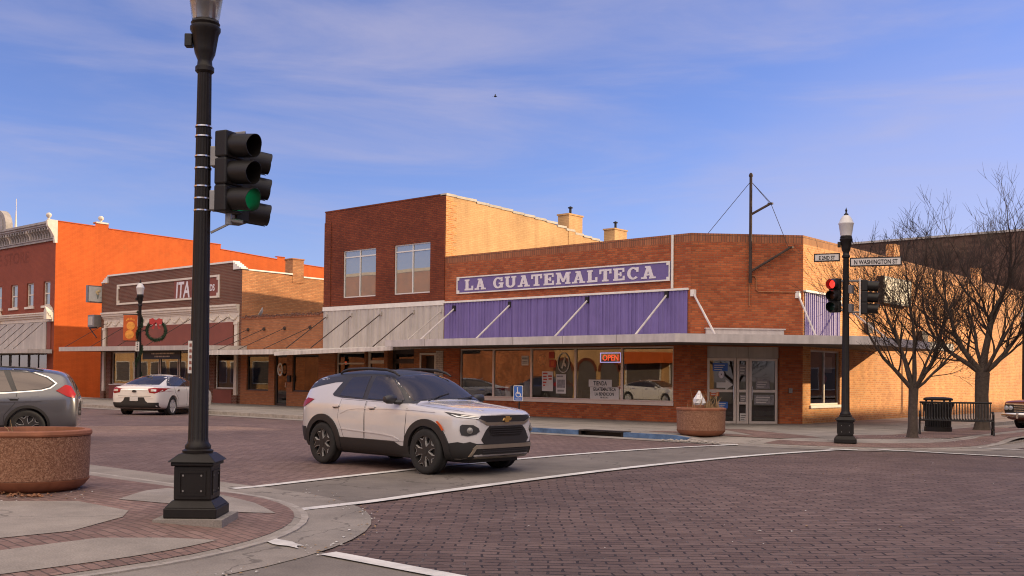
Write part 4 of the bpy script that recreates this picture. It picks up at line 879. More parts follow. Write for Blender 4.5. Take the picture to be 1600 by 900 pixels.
part('shop_cornice', cm, MT['cream'], ob, world=True); part('cladding', MB().mm(xl,-63.5,F0-.09,F0-.003,3.0,4.70), MT['grey_clad'], ob, world=True); part('side_panel', MB().mm(-63.45,-62.95,F0-.06,F0-.003,3.0,4.70), MT['rust_panel'], ob, world=True)
part('canopy', MB().mm(xl,xr+.02,27.6,F0-.1,2.74,2.98), MT['grey_clad'], ob, world=True)
for i in range(6): part('canopy_strut', MB().tube([(-63.9-i*1.3,F0-.1,4.65),(-65.0-i*1.3,27.8,3.0)], .018, 5), MT['rust'], ob, world=True)
for i in range(5): window(ob, (-66.2-i*2.75+.0,F0+.1,.6), X, 2.65, 2.15, t=.08, mull=(1.3,), mat='dark_frame', gl='glass', name='shop_window')
part('shop_interior', MB().quad((xl+.1,33,0),(xr-.1,33,0),(xr-.1,33,3),(xl+.1,33,3)).quad((xl+.1,F0+.3,.06),(xr-.1,F0+.3,.06),(xr-.1,33,.06),(xl+.1,33,.06)), MT['inner'], ob, world=True)

# ---------------------------------------------------------------- large dark building behind, and the far sides of both streets
rb_ = thing('warehouse', 'big dark brown brick warehouse wall rising behind the corner store', 'warehouse', (-30,64,0))
mb = MB().mm(-62,-15.3,62,80,0,10.1); part('brick_wall', mb, MT['brick_rear'], rb_, world=True); part('coping', MB().mm(-62.1,-15.2,61.9,80.1,10.1,10.22), MT['grey_clad'], rb_, world=True)
pb = MB()
for x in range(-58,-16,6): part('pilaster', MB().mm(x,x+.8,61.8,61.999,0,9.3), MT['brick_rear'], rb_, world=True)
MT['brick_far'] = brick('orange_red_far_brick', (.34,.10,.035), (.50,.17,.06), (.30,.15,.08), stain=.35, stscale=.8, streak=.15)
def plain_building(x0, x1, y0, y1, h, mat, label, wallname='brick_wall', face=None, storeys=2, trim='cream', bays=5, arches=False, awning=None, ground=True):
    t = thing('building', label, 'building', ((x0+x1)/2,(y0+y1)/2,0)); mb = MB().mm(x0,x1,y0,y1,0,h); part(wallname, mb, MT[mat], t, world=True)
    part('cornice', MB().mm(x0-.1,x1+.1,y0-.1,y1+.1,h,h+.25), MT[trim], t, world=True)
    ex = {'N': Vector((-1,0,0)), 'W': Vector((0,-1,0))}[face]; o = Vector((x1,y1,0)) if face == 'N' else Vector((x0,y1,0)); Ln = (x1-x0) if face == 'N' else (y1-y0); n = ex.cross(Z); bw = Ln/bays
    for b in range(bays):
        if arches:
            P = [(bw*.12,.1),(bw*.88,.1)]+[(bw*.5+bw*.38*math.cos(R(a)), 2.1+bw*.38*math.sin(R(a))) for a in range(0,181,15)]
            f = part('window', MB().frame(o+ex*b*bw, ex, Z, P, .002, .05), MT['awning_under'], t, world=True)
            V, F = union_fill([arcband(bw*.5,2.1,bw*.46,bw*.46,.18,.18,0,180,14)]); part('arch_trim', slab(V, F, o+ex*b*bw, ex, Z, .06, .14), MT['brick_dark'], f, world=True)
        elif ground:
            f = part('window', MB().frame(o+ex*(b*bw+bw*.1), ex, Z, [(0,.7),(bw*.8,.7),(bw*.8,2.9),(0,2.9)], .002, .03), MT['awning_under'], t, world=True); part('frame', MB().ring(o+ex*(b*bw+bw*.1)+Z*.7, ex, Z, bw*.8, 2.2, .09, .032, .08), MT[trim], f, world=True)
        for s_ in range(1, storeys):
            z = 4.6+(s_-1)*3.4
            f = part('window', MB().frame(o+ex*(b*bw+bw*.33)+Z*z, ex, Z, [(0,0),(bw*.34,0),(bw*.34,1.7),(0,1.7)], .002, .02), MT['glass_up'], t, world=True); part('frame', MB().ring(o+ex*(b*bw+bw*.33)+Z*z, ex, Z, bw*.34, 1.7, .08, .022, .07), MT[trim], f, world=True)
    if awning: part('awning', MB().frame(o+ex*(Ln*awning[0])+Z*2.6, ex, Z, [(0,0),(Ln*awning[1],0),(Ln*awning[1],.75),(0,.75)], .05, 1.4), MT['orange_side'], t, world=True)
    return t
plain_building(-40.4,-16,-14,.3,7.4,'brick_tan_side','tan one storey shop with an orange awning across the street', face='N', storeys=1, bays=7, awning=(.83,.145))
plain_building(-46.4,-40.45,-14,.3,8.0,'brick_tan_side','tan shop with round arched openings across the street', face='N', storeys=1, bays=3, arches=True)
plain_building(-80,-46.45,-14,.3,10.2,'brick_far','long orange brick building with small upper windows across the street', face='N', storeys=2, bays=9, ground=False)
plain_building(-125,-80.05,-14,.3,7.0,'brick_tan_side','long pale tan row of shops far across the street', face='N', storeys=1, bays=12)
plain_building(13.2,30,20,72,15.5,'brick_front','tall brick block on the far side of the cross street', face='W', storeys=4, bays=12)
plain_building(13.2,30,72.1,140,12.4,'brick_tan','long tan brick block farther up the cross street', face='W', storeys=3, bays=14)
plain_building(13.2,30,-50,3,9.0,'brick_tan_side','tan corner block behind the crossing', face='W', storeys=2, bays=9)
# ---------------------------------------------------------------- cars
MT['paint_white'] = plain('pearl_white_car_paint', (.58,.555,.56), .26, noise=.04, coat=1, scale=2)
MT['paint_white2'] = plain('plain_white_car_paint', (.74,.70,.66), .35, noise=.02, coat=.8)
MT['paint_grey'] = plain('dark_grey_car_paint', (.095,.095,.112), .30, metal=.35, noise=.03, coat=1)
MT['paint_red'] = plain('oxide_red_car_paint', (.17,.030,.018), .4, noise=.1, coat=.6)
MT['car_black'] = plain('black_car_plastic', (.020,.018,.018), .55, noise=.06)
MT['gloss_black'] = plain('gloss_black_roof', (.030,.028,.030), .45, noise=0, coat=.12)
MT['car_glass'] = glass('tinted_car_glass', .08, rough=.02, dark=(.036,.034,.038), tintg=(.78,.66,.62))
MT['chrome'] = plain('bright_chrome', (.72,.70,.70), .12, metal=1, noise=0)
MT['rubber'] = plain('tyre_rubber', (.018,.017,.017), .85, noise=.2, scale=20, bump=.1)
MT['alloy'] = plain('silver_alloy', (.55,.54,.54), .35, metal=.25, noise=.04)
MT['tail_red'] = plain('red_tail_lens', (.28,.008,.008), .35, noise=.05, spec=.3)
MT['lens'] = plain('clear_head_lens', (.55,.55,.56), .1, metal=.3, noise=.1, coat=1)
MT['lamp_lens'] = plain('smoked_projector_lens', (.20,.19,.185), .12, noise=.2, coat=1)
MT['drl'] = plain('white_running_lamp', (.8,.8,.8), .2, noise=0, emit=(1,.98,.95), es=.12)
MT['amber'] = plain('amber_marker_lens', (.55,.09,.02), .3, noise=0)
MT['bronze'] = plain('bronze_skid_trim', (.36,.31,.25), .35, metal=.7, noise=.05)
MT['plate'] = plain('number_plate', (.62,.60,.58), .5, noise=.1, scale=20)

def body_mesh(stations, wheels, ra, crease=None, sub=3, arch_y=.52):
    N = len(stations[0][1]); bm = bmesh.new(); cl = bm.edges.layers.float.new('crease_edge')
    Rr, Ll = [], []
    for x, P in stations:
        r = [bm.verts.new((x, -p[0], p[1])) for p in P]; l = [r[i] if P[i][0] == 0 else bm.verts.new((x, P[i][0], P[i][1])) for i in range(N)]
        Rr.append(r); Ll.append(l)
    def face(vs_):
        u = []
        for v in vs_:
            if v not in u: u.append(v)
        if len(u) >= 3:
            try: bm.faces.new(u)
            except ValueError: pass
    for a in range(len(stations)-1):
        for i in range(N-1):
            face([Rr[a][i], Rr[a][i+1], Rr[a+1][i+1], Rr[a+1][i]]); face([Ll[a][i+1], Ll[a][i], Ll[a+1][i], Ll[a+1][i+1]])
    for a in (0, len(stations)-1):
        for i in range(N-1):
            q = [Rr[a][i], Ll[a][i], Ll[a][i+1], Rr[a][i+1]]; face(q if a == 0 else q[::-1])
    bm.edges.ensure_lookup_table()
    if crease:
        for (kind, idx, val) in crease:
            for side in (Rr, Ll):
                if kind == 'long':
                    for a in range(len(stations)-1):
                        e = bm.edges.get((side[a][idx], side[a+1][idx]))
                        if e: e[cl] = max(e[cl], val)
                else:
                    for i in range(6 if idx not in (0, len(stations)-1) else 0, N-1):
                        e = bm.edges.get((side[idx][i], side[idx][i+1]))
                        if e: e[cl] = max(e[cl], val)
    bmesh.ops.recalc_face_normals(bm, faces=bm.faces)
    me = bpy.data.meshes.new('tmp'); bm.to_mesh(me); bm.free()
    ob = bpy.data.objects.new('tmp', me); COL.objects.link(ob)
    md = ob.modifiers.new('s', 'SUBSURF'); md.levels = sub; md.render_levels = sub; md.use_limit_surface = True
    dg = bpy.context.evaluated_depsgraph_get(); m2 = bpy.data.meshes.new_from_object(ob.evaluated_get(dg))
    bvh = BVHTree.FromPolygons([v.co.copy() for v in m2.vertices], [list(p.vertices) for p in m2.polygons])
    bpy.data.objects.remove(ob)
    ob = bpy.data.objects.new('tmp', m2); COL.objects.link(ob); cut = []
    for wx in wheels:
        for s in (-1, 1):
            c = MB().lathe([(ra,-.45),(ra,.45)], 40, (wx[0], s*(arch_y+.45), wx[1]), axis='y'); cme = bpy.data.meshes.new('c'); cme.from_pydata([tuple(v) for v in c.v], [], c.f)
            b2 = bmesh.new(); b2.from_mesh(cme); bmesh.ops.recalc_face_normals(b2, faces=b2.faces); b2.to_mesh(cme); b2.free()
            co = bpy.data.objects.new('c', cme); COL.objects.link(co); cut.append(co)
            bo = ob.modifiers.new('b', 'BOOLEAN'); bo.operation = 'DIFFERENCE'; bo.object = co; bo.solver = 'EXACT'
    dg = bpy.context.evaluated_depsgraph_get(); m3 = bpy.data.meshes.new_from_object(ob.evaluated_get(dg))
    for o in cut+[ob]: bpy.data.objects.remove(o)
    mb = MB(); mb.add([v.co.copy() for v in m3.vertices], [list(p.vertices) for p in m3.polygons])
    return mb, bvh
DIRS = {'R': (Vector((0,-1,0)),), 'F': (Vector((1,0,0)),), 'T': (Vector((0,0,1)),), 'B': (Vector((-1,0,0)),), 'FR': (Vector((.7071,-.7071,0)),), 'BR': (Vector((-.7071,-.7071,0)),)}
def patch(bvh, P, ax, off=.004, thick=.02, step=.05, mirror=False, smoothn=True):
    n = DIRS[ax][0]
    if ax == 'T': U, V_ = Vector((1,0,0)), Vector((0,1,0))
    else: U, V_ = Vector((0,0,1)).cross(n), Vector((0,0,1))
    V, F = cdt_fill(P, step); top = []
    for v in V:
        o = U*v.x+V_*v.y+n*5; h = bvh.ray_cast(o, -n)
        if h[0] is None:
            q = U*v.x+V_*v.y+n*.6; h2 = bvh.find_nearest(q); p = h2[0]; nn = n
        else: p = h[0]; nn = h[1]
        if nn.dot(n) < 0: nn = -nn
        top.append(p+(nn*.5+n*.5).normalized()*off)
    cnt = set()
    for f in F:
        for i in range(3): cnt.add((f[i], f[(i+1)%3]))
    mb = MB(); k = len(top); fs = [list(f) for f in F]
    bot = [p-n*thick for p in top]
    for (a, b) in cnt:
        if (b, a) not in cnt: fs.append([b, a, a+k, b+k])
    mb.add(top+bot, fs)
    if mirror: flip(mb)
    return mb
def hit(bvh, ax, u, v):
    n = DIRS[ax][0]; U = Vector((0,0,1)).cross(n); h = bvh.ray_cast(U*u+Vector((0,0,v))+n*5, -n); return h[0], h[1]
def flip(mb):
    for v in mb.v: v.y = -v.y
    mb.f = [list(f)[::-1] for f in mb.f]
    return mb
def strip(pts, w):
    """closed outline around a polyline"""
    A, B = [], []
    pts = [Vector(p) for p in pts]
    for i, p in enumerate(pts):
        d = (pts[min(i+1,len(pts)-1)]-pts[max(i-1,0)]).normalized(); n = Vector((-d.y, d.x))*w/2; A.append(tuple(p+n)); B.append(tuple(p-n))
    return A+B[::-1]
def ringband(cx, cz, r0, r1, a0, a1, n=26):
    return [(cx+r1*math.cos(R(a0+(a1-a0)*i/n)), cz+r1*math.sin(R(a0+(a1-a0)*i/n))) for i in range(n+1)]+[(cx+r0*math.cos(R(a1+(a0-a1)*i/n)), cz+r0*math.sin(R(a1+(a0-a1)*i/n))) for i in range(n+1)]
def wheel(car, x, y, r, w, style='five'):
    s = -1 if y < 0 else 1; rr = r*.70
    pr = [(rr,-w*.46),(r*.86,-w*.50),(r*.96,-w*.46),(r,-w*.36),(r,-w*.12),(r*.985,-.1*w),(r*.985,.1*w),(r,w*.12),(r,w*.36),(r*.96,w*.46),(r*.86,w*.50),(rr,w*.46)]
    t = MB().lathe(pr, 40, (x, y, r), axis='y', cap=False); wo = part('wheel', t, MT['rubber'], car, smooth=True, ang=50)
    o = s*w*.46
    b = MB().lathe([(rr,-w*.4*s),(rr,o),(rr*.96,o),(rr*.93,o-s*.05),(rr*.93,o-s*.075),(.0001,o-s*.075)], 36, (x, y, r), axis='y', cap=False)
    part('rim', b, MT['car_black'] if style != 'chrome' else MT['alloy'], wo, smooth=True, ang=30)
    sp = MB(); bl = MB(); ex = Vector((1,0,0)) if s < 0 else Vector((-1,0,0)); oo = Vector((x, y+o, r))
    for k in range(5):
        a = R(90+72*k+(18 if style == 'five' else 0)); q = Matrix.Rotation(a, 2)
        tr = lambda P: [tuple(q @ Vector(p)) for p in P]
        if style == 'five':
            Yp = [(.035,-.045),(.09,-.05),(rr*.62,-.055),(rr*.95,-.105),(rr*.95,-.062),(rr*.78,-.0),(rr*.95,.062),(rr*.95,.105),(rr*.62,.055),(.09,.05),(.035,.045)]
            Yi = [(.03,-.038),(.09,-.043),(rr*.62,-.047),(rr*.94,-.097),(rr*.94,-.068),(rr*.74,-.0),(rr*.94,.068),(rr*.94,.097),(rr*.62,.047),(.09,.043),(.03,.038)]
            sp.frame(oo, ex, Z, tr(Yp), -.05, -.012); bl.frame(oo, ex, Z, tr(Yi), -.0118, -.008)
        else:
            sp.frame(oo, ex, Z, tr([(.03,-.05),(rr*.95,-.10),(rr*.97,0),(rr*.95,.10),(.03,.05)]), -.05, -.012)
    (bl if style == 'five' else sp).lathe([(.055,o-s*.06),(.055,o-s*.004),(.0,o-s*.004)], 16, (x, y, r), axis='y')
    so = part('spokes', sp, MT['alloy'], wo)
    if bl.v: part('spoke_inlay', bl, MT['car_black'], wo)
    return wo
def sect(w, zb, zmid, zsh, zbelt, g, kb=.93):
    return [(0,zb),(w*.80,zb),(w*.945,zb+.05),(w*.985,zb+.24),(w,zmid),(w*.985,zsh),(w*kb,zbelt)]+g

# ---- the white compact suv crossing in front
suv = thing('white_suv', 'white compact SUV with a black roof and black wheel arches driving over the brick crossing', 'car', (-12.5,11.9,crown(11.9)), R(-2))
ST = [
 (2.215, sect(.56,.34,.60,.84,.905,[(.44,.925),(.34,.935),(.18,.945),(0,.95)])),
 (2.15, sect(.63,.27,.62,.86,.93,[(.54,.955),(.42,.965),(.22,.975),(0,.98)])),
 (2.0, sect(.80,.24,.65,.885,.955,[(.70,.985),(.54,1.0),(.28,1.012),(0,1.018)])),
 (1.75, sect(.885,.22,.68,.91,.985,[(.735,1.015),(.57,1.035),(.30,1.05),(0,1.055)])),
 (1.3, sect(.905,.21,.70,.935,1.02,[(.75,1.05),(.58,1.07),(.30,1.085),(0,1.09)])),
 (.98, sect(.905,.21,.70,.95,1.05,[(.78,1.075),(.62,1.095),(.32,1.115),(0,1.12)])),
 (.86, sect(.905,.21,.70,.955,1.06,[(.775,1.11),(.66,1.14),(.36,1.175),(0,1.185)])),
 (.55, sect(.900,.21,.70,.96,1.075,[(.765,1.22),(.685,1.325),(.42,1.375),(0,1.39)])),
 (.25, sect(.897,.21,.70,.965,1.085,[(.745,1.31),(.645,1.485),(.41,1.55),(0,1.57)])),
 (-.05, sect(.895,.21,.70,.97,1.095,[(.735,1.34),(.63,1.535),(.40,1.60),(0,1.62)])),
 (-.6, sect(.897,.21,.70,.98,1.11,[(.735,1.35),(.625,1.55),(.40,1.615),(0,1.635)])),
 (-1.15, sect(.903,.21,.70,.99,1.13,[(.745,1.34),(.615,1.53),(.39,1.595),(0,1.615)])),
 (-1.6, sect(.903,.22,.70,1.0,1.13,[(.745,1.31),(.60,1.49),(.38,1.555),(0,1.575)])),
 (-1.88, sect(.868,.25,.70,1.0,1.12,[(.735,1.27),(.585,1.45),(.37,1.515),(0,1.535)])),
 (-1.98, sect(.825,.28,.70,.99,1.10,[(.725,1.22),(.60,1.37),(.38,1.42),(0,1.43)])),
 (-2.08, sect(.76,.31,.70,.97,1.07,[(.67,1.13),(.58,1.21),(.38,1.24),(0,1.25)])),
 (-2.17, sect(.68,.34,.68,.93,1.01,[(.60,1.04),(.50,1.06),(.28,1.075),(0,1.08)])),
 (-2.22, sect(.55,.40,.66,.86,.93,[(.46,.95),(.36,.96),(.2,.965),(0,.97)])),
]
mb, bv = body_mesh(ST, [(1.32,.36),(-1.32,.36)], .405, [('long',5,.25),('long',6,.35),('long',8,.3),('st',5,.35),('st',6,.25)])
part('body', mb, MT['paint_white'], suv, smooth=True, ang=40)
part('underbody', MB().mm(-1.9,1.95,-.55,.55,.19,.40), MT['car_black'], suv)
P_ = lambda nm, P, ax, m, off=.004, th=.02, step=.05, mir=False, par=None, smooth=True: part(nm, patch(bv, P, ax, off, th, step, mir), MT[m], par or suv, smooth=smooth, ang=40)
P_('roof', [(.30,-.62),(.30,.62),(-.1,.645),(-1.2,.64),(-1.93,.60),(-1.97,.3),(-1.98,0),(-1.97,-.3),(-1.93,-.60),(-1.2,-.64),(-.1,-.645)], 'T', 'gloss_black', .004, .012, .07)
P_('windshield_surround', [(-.765,1.11),(-.40,1.135),(0,1.145),(.40,1.135),(.765,1.11),(.67,1.38),(.60,1.52),(.4,1.57),(0,1.59),(-.4,1.57),(-.60,1.52),(-.67,1.38)], 'F', 'gloss_black', .004, .012, .06)
ws = P_('windshield', [(-.72,1.125),(-.38,1.155),(0,1.163),(.38,1.155),(.72,1.125),(.655,1.36),(.60,1.47),(.4,1.525),(0,1.55),(-.4,1.525),(-.60,1.47),(-.655,1.36)], 'F', 'car_glass', .008, .012, .06)
P_('rear_window', [(-.58,1.15),(.58,1.15),(.50,1.40),(-.50,1.40)], 'B', 'car_glass', .006, .012, .08)
wp = MB().tube([(1.02,-.55,1.125),(.88,-.2,1.19),(.80,.1,1.235)], .012, 5).tube([(1.03,.1,1.15),(.93,.4,1.165),(.84,.62,1.19)], .012, 5); part('wiper', wp, MT['car_black'], suv)
for s in (False, True):
    k = 1 if s else -1
    P_('side_roof_trim', [(.30,1.50),(-.2,1.545),(-.88,1.52),(-1.0,1.405),(-1.2,1.395),(-1.6,1.335),(-1.93,1.27),(-1.97,1.36),(-1.90,1.46),(-1.2,1.565),(0,1.58),(.28,1.535)], 'R', 'gloss_black', .004, .012, .06, s)
    P_('window_surround', [(.97,1.08),(.60,1.34),(.24,1.515),(-.2,1.553),(-.6,1.553),(-.88,1.53),(-1.0,1.40),(-1.14,1.195),(-1.09,1.165),(-.88,1.14),(-.1,1.115),(.5,1.093)], 'R', 'gloss_black', .006, .014, .05, s)
    P_('side_window', [(-.93,1.175),(-.90,1.25),(-.81,1.43),(-.77,1.485),(-.30,1.51),(-.30,1.14)], 'R', 'car_glass', .011, .014, .05, s)
    P_('side_window', [(-.18,1.135),(-.18,1.515),(.14,1.50),(.30,1.435),(.52,1.29),(.72,1.125)], 'R', 'car_glass', .011, .014, .05, s)
    # doors with their seams and handles
    for nm, D, hx in (('rear_door', [(-.86,1.12),(-.19,1.10),(-.19,.475),(-.74,.475),(-.80,.62),(-.90,.80)], -.95), ('front_door', [(-.175,1.10),(.86,1.075),(.87,.85),(.83,.47),(-.175,.475)], .0)):
        seam = P_('door_seam', D, 'R', 'car_black', .0012, .006, .06, s)
        cx = sum(p[0] for p in D)/len(D); cz = sum(p[1] for p in D)/len(D)
        D2 = [(p[0]-.010*(1 if p[0] > cx else -1), p[1]-.006*(1 if p[1] > cz else -1)) for p in D]
        dr = P_('door', D2, 'R', 'paint_white', .0035, .004, .05, s)
        hs_ = [(hx-.085,1.0),(hx-.06,1.022),(hx+.07,1.022),(hx+.09,1.005),(hx+.07,.985),(hx-.06,.982)]
        P_('door_handle', hs_, 'R', 'paint_white', .03, .03, .03, s, dr); P_('handle_recess', [(hx-.10,.978),(hx-.09,1.0),(hx-.06,.975),(hx+.06,.968),(hx+.08,.96),(hx-.05,.956)], 'R', 'car_black', .006, .004, .03, s, dr)
    P_('body_crease', strip([(-.84,.625),(-.3,.60),(.3,.575),(.56,.55),(.70,.50)], .016), 'R', 'paint_white', .014, .018, .03, s)
    P_('shoulder_crease', strip([(-.82,.88),(-.62,.945),(-.4,.97),(.4,.985),(1.0,.985),(1.5,.965)], .012), 'R', 'paint_white', .009, .012, .03, s)
    P_('sill_cladding', [(-.92,.235),(-.84,.48),(.58,.47),(.72,.41),(.94,.41),(.95,.24)], 'R', 'car_black', .018, .04, .06, s)
    P_('wheel_arch', ringband(1.32,.355,.395,.50,-14,196), 'R', 'car_black', .026, .07, .05, s); P_('wheel_arch', ringband(-1.32,.355,.395,.50,-16,194), 'R', 'car_black', .026, .07, .05, s)
    P_('rear_corner_cladding', [(-1.76,.36),(-2.02,.38),(-2.14,.62),(-1.82,.62),(-1.78,.50)], 'R', 'car_black', .012, .03, .06, s)
    P_('tail_lamp', [(-1.62,1.10),(-1.84,1.12),(-2.03,1.03),(-2.06,.95),(-1.92,.965),(-1.74,1.035)], 'R', 'tail_red', .012, .03, .05, s)
    P_('front_corner_cladding', [(1.75,.26),(2.10,.29),(2.12,.49),(1.95,.525),(1.80,.50)], 'R', 'car_black', .012, .03, .05, s)
    P_('marker_lamp', [(1.60,.835),(1.68,.775),(1.735,.70),(1.70,.69),(1.64,.765),(1.575,.82)], 'R', 'amber', .032, .01, .03, s)
    dl = P_('running_lamp', [(.60,.975),(.70,.925),(.80,.895),(1.14,.87),(1.17,.905),(.96,.935),(.80,.955)], 'FR', 'gloss_black', .006, .02, .04, s)
    P_('lamp_strip', [(.70,.945),(.80,.903),(1.13,.878),(1.135,.888),(.84,.915)], 'FR', 'drl', .010, .006, .04, s, dl)
    P_('lamp_lens', [(.86,.934),(1.15,.905),(1.15,.898),(.86,.928)], 'FR', 'chrome', .012, .006, .04, s, dl)
    hl = P_('headlight', [(.845,.70),(.85,.765),(.88,.79),(1.05,.785),(1.13,.74),(1.15,.69),(1.10,.645),(.97,.615),(.87,.63)], 'FR', 'gloss_black', .010, .03, .04, s)
    for (u_, v_, r_) in ((1.00,.70,.038),):
        hp, hn = hit(bv, 'FR', u_, v_); b_ = MB().lathe([(r_*1.25,0),(r_*1.25,.012),(r_,.014),(r_*.8,.022),(r_*.4,.03),(0,.032)], 18, (0,0,0)); b_.xf(Matrix.Translation(hp+hn*.010) @ hn.to_track_quat('Z','Y').to_matrix().to_4x4())
        if s: flip(b_)
        part('projector_lens', b_, MT['lamp_lens'], hl, smooth=True)
    # mirror
    mm_ = MB(); mm_.lathe([(.0001,-.13),(.055,-.12),(.085,-.06),(.09,.03),(.075,.10),(.0001,.125)], 14, (0,0,0), axis='y'); mm_.xf(Matrix.Translation((.60,k*1.0,1.145)) @ Matrix.Diagonal((.75,1,.85,1)))
    mo = part('mirror', mm_, MT['gloss_black'], suv, smooth=True); part('mirror_arm', MB().tube([(.66,k*.82,1.10),(.62,k*.93,1.105)], [.045,.04], 8), MT['gloss_black'], mo, smooth=True)
    rl = MB().tube([(.34,k*.585,1.52),(.22,k*.58,1.575),(.0,k*.575,1.62),(-.5,k*.57,1.637),(-1.0,k*.56,1.622),(-1.18,k*.555,1.585),(-1.25,k*.555,1.545)], [.014,.022,.024,.024,.024,.022,.014], 8); part('roof_rail', rl, MT['car_black'], suv, smooth=True)
P_('upper_grille', [(-.555,.875),(-.53,.925),(.53,.925),(.555,.875),(.42,.825),(-.42,.825)], 'F', 'car_black', .008, .02, .05)
P_('grille_bar', [(-.60,.87),(-.55,.872),(-.42,.822),(.42,.822),(.55,.872),(.60,.87),(.43,.782),(.36,.775),(-.36,.775),(-.43,.782)], 'F', 'bronze', .012, .02, .05)
lg = P_('lower_grille', [(-.53,.56),(-.44,.705),(-.37,.765),(.37,.765),(.44,.705),(.53,.56),(.47,.49),(-.47,.49)], 'F', 'car_black', .012, .03, .06)
P_('grille_mesh', [(-.40,.70),(-.335,.75),(.335,.75),(.40,.70),(.30,.605),(-.30,.605)], 'F', 'black', .014, .004, .06, False, lg)
for z in (.635,.668,.70,.732): P_('grille_slat', [(-.36,z),(-.36,z+.012),(.36,z+.012),(.36,z)], 'F', 'car_black', .024, .008, .06, False, lg)
P_('front_bumper', [(-.74,.27),(-.5,.245),(.5,.245),(.74,.27),(.77,.50),(.68,.53),(.60,.50),(-.60,.50),(-.68,.53),(-.77,.50)], 'F', 'car_black', .010, .03, .06)
P_('skid_plate', [(-.64,.425),(.64,.425),(.60,.485),(-.60,.485)], 'F', 'bronze', .030, .03, .06)
P_('skid_lip', [(-.60,.275),(.60,.275),(.56,.305),(-.56,.305)], 'F', 'bronze', .022, .02, .06)
for k in (-1, 1): P_('skid_stay', [(k*.64,.31),(k*.60,.43),(k*.63,.43),(k*.67,.31)][::k], 'F', 'bronze', .026, .02, .05)
for z in (.335,.365,.395): P_('intake_slat', [(-.5,z),(-.5,z+.010),(.5,z+.010),(.5,z)], 'F', 'gloss_black', .018, .006, .08)
V, F = union_fill([[(-.098,-.018),(-.072,.020),(-.035,.020),(-.035,.045),(.05,.045),(.05,.020),(.098,.020),(.072,-.018),(.035,-.018),(.035,-.043),(-.05,-.043),(-.05,-.018)]])
em = slab(V, F, (2.232,0,.865), Vector((0,1,0)), Z, 0, .012); part('emblem', em, plain('gold_emblem', (.55,.33,.10), .3, metal=.6, noise=0), suv)
part('emblem_rim', slab(V and [v*1.14 for v in V], F, (2.226,0,.865), Vector((0,1,0)), Z, 0, .010), MT['chrome'], suv)
for k in (-1, 1): P_('hood_seam', strip([(.98,k*.79),(1.3,k*.775),(1.7,k*.745),(1.98,k*.69)], .008), 'T', 'car_black', .0015, .004, .05)
for k in (-1, 1): P_('hood_crease', strip([(1.02,k*.50),(1.4,k*.46),(2.05,k*.36)], .05), 'T', 'paint_white', .008, .014, .05)
for x in (1.32,-1.32):
    for y in (-.80,.80): wheel(suv, x, y, .352, .225)
suv.scale = (.98, .98, .985)

# ---- white sedan at the far kerb, seen from behind
sed = thing('white_sedan', 'white four door sedan with red tail lamps parked nose in at the far kerb', 'car', (0,0,0), 0)
ST = [
 (2.57, sect(.60,.30,.50,.66,.72,[(.48,.74),(.36,.75),(.2,.755),(0,.76)])), (2.45, sect(.84,.24,.55,.74,.82,[(.68,.845),(.52,.86),(.3,.87),(0,.875)])),
 (2.1, sect(.93,.22,.60,.83,.91,[(.78,.94),(.6,.955),(.3,.97),(0,.975)])), (1.5, sect(.965,.2,.62,.88,.97,[(.83,1.0),(.64,1.02),(.33,1.04),(0,1.045)])),
 (1.1, sect(.968,.2,.63,.90,.99,[(.83,1.03),(.66,1.06),(.35,1.085),(0,1.09)])), (.6, sect(.968,.2,.63,.92,1.01,[(.79,1.16),(.69,1.26),(.40,1.32),(0,1.34)])),
 (.15, sect(.968,.2,.63,.93,1.03,[(.76,1.27),(.64,1.43),(.40,1.49),(0,1.505)])), (-.4, sect(.968,.2,.63,.94,1.04,[(.755,1.29),(.63,1.46),(.40,1.525),(0,1.54)])),
 (-1.0, sect(.968,.2,.63,.95,1.055,[(.765,1.27),(.63,1.42),(.40,1.475),(0,1.49)])), (-1.5, sect(.965,.21,.63,.955,1.065,[(.79,1.19),(.67,1.29),(.42,1.335),(0,1.35)])),
 (-1.95, sect(.95,.23,.63,.955,1.06,[(.80,1.11),(.70,1.15),(.42,1.18),(0,1.19)])), (-2.15, sect(.935,.25,.63,.95,1.05,[(.80,1.08),(.68,1.10),(.4,1.115),(0,1.12)])),
 (-2.42, sect(.90,.27,.63,.94,1.04,[(.78,1.07),(.66,1.09),(.4,1.105),(0,1.11)])), (-2.53, sect(.84,.30,.63,.90,1.0,[(.72,1.03),(.60,1.045),(.35,1.055),(0,1.06)])), (-2.58, sect(.72,.36,.62,.82,.90,[(.60,.92),(.48,.93),(.3,.935),(0,.94)]))]
mb, bv = body_mesh(ST, [(1.44,.36),(-1.44,.36)], .395, [('long',6,.3),('st',10,.3)]); part('body', mb, MT['paint_white2'], sed, smooth=True, ang=40)
Q_ = lambda nm, P, ax, m, off=.004, th=.02, step=.06, mir=False, par=None: part(nm, patch(bv, P, ax, off, th, step, mir), MT[m], par or sed, smooth=True, ang=40)
Q_('rear_window', [(-.66,1.14),(.66,1.14),(.56,1.44),(.3,1.475),(-.3,1.475),(-.56,1.44)], 'B', 'car_glass', .006, .012)
Q_('windshield', [(-.70,1.08),(.70,1.08),(.58,1.46),(-.58,1.46)], 'F', 'car_glass', .006, .012)
Q_('lower_bumper', [(-.84,.31),(.84,.31),(.86,.50),(.5,.50),(.42,.56),(-.42,.56),(-.5,.50),(-.86,.50)], 'B', 'car_black', .012, .03)
pr_ = Q_('plate_recess', [(-.44,.52),(.44,.52),(.36,.69),(-.36,.69)], 'B', 'car_black', .006, .012)
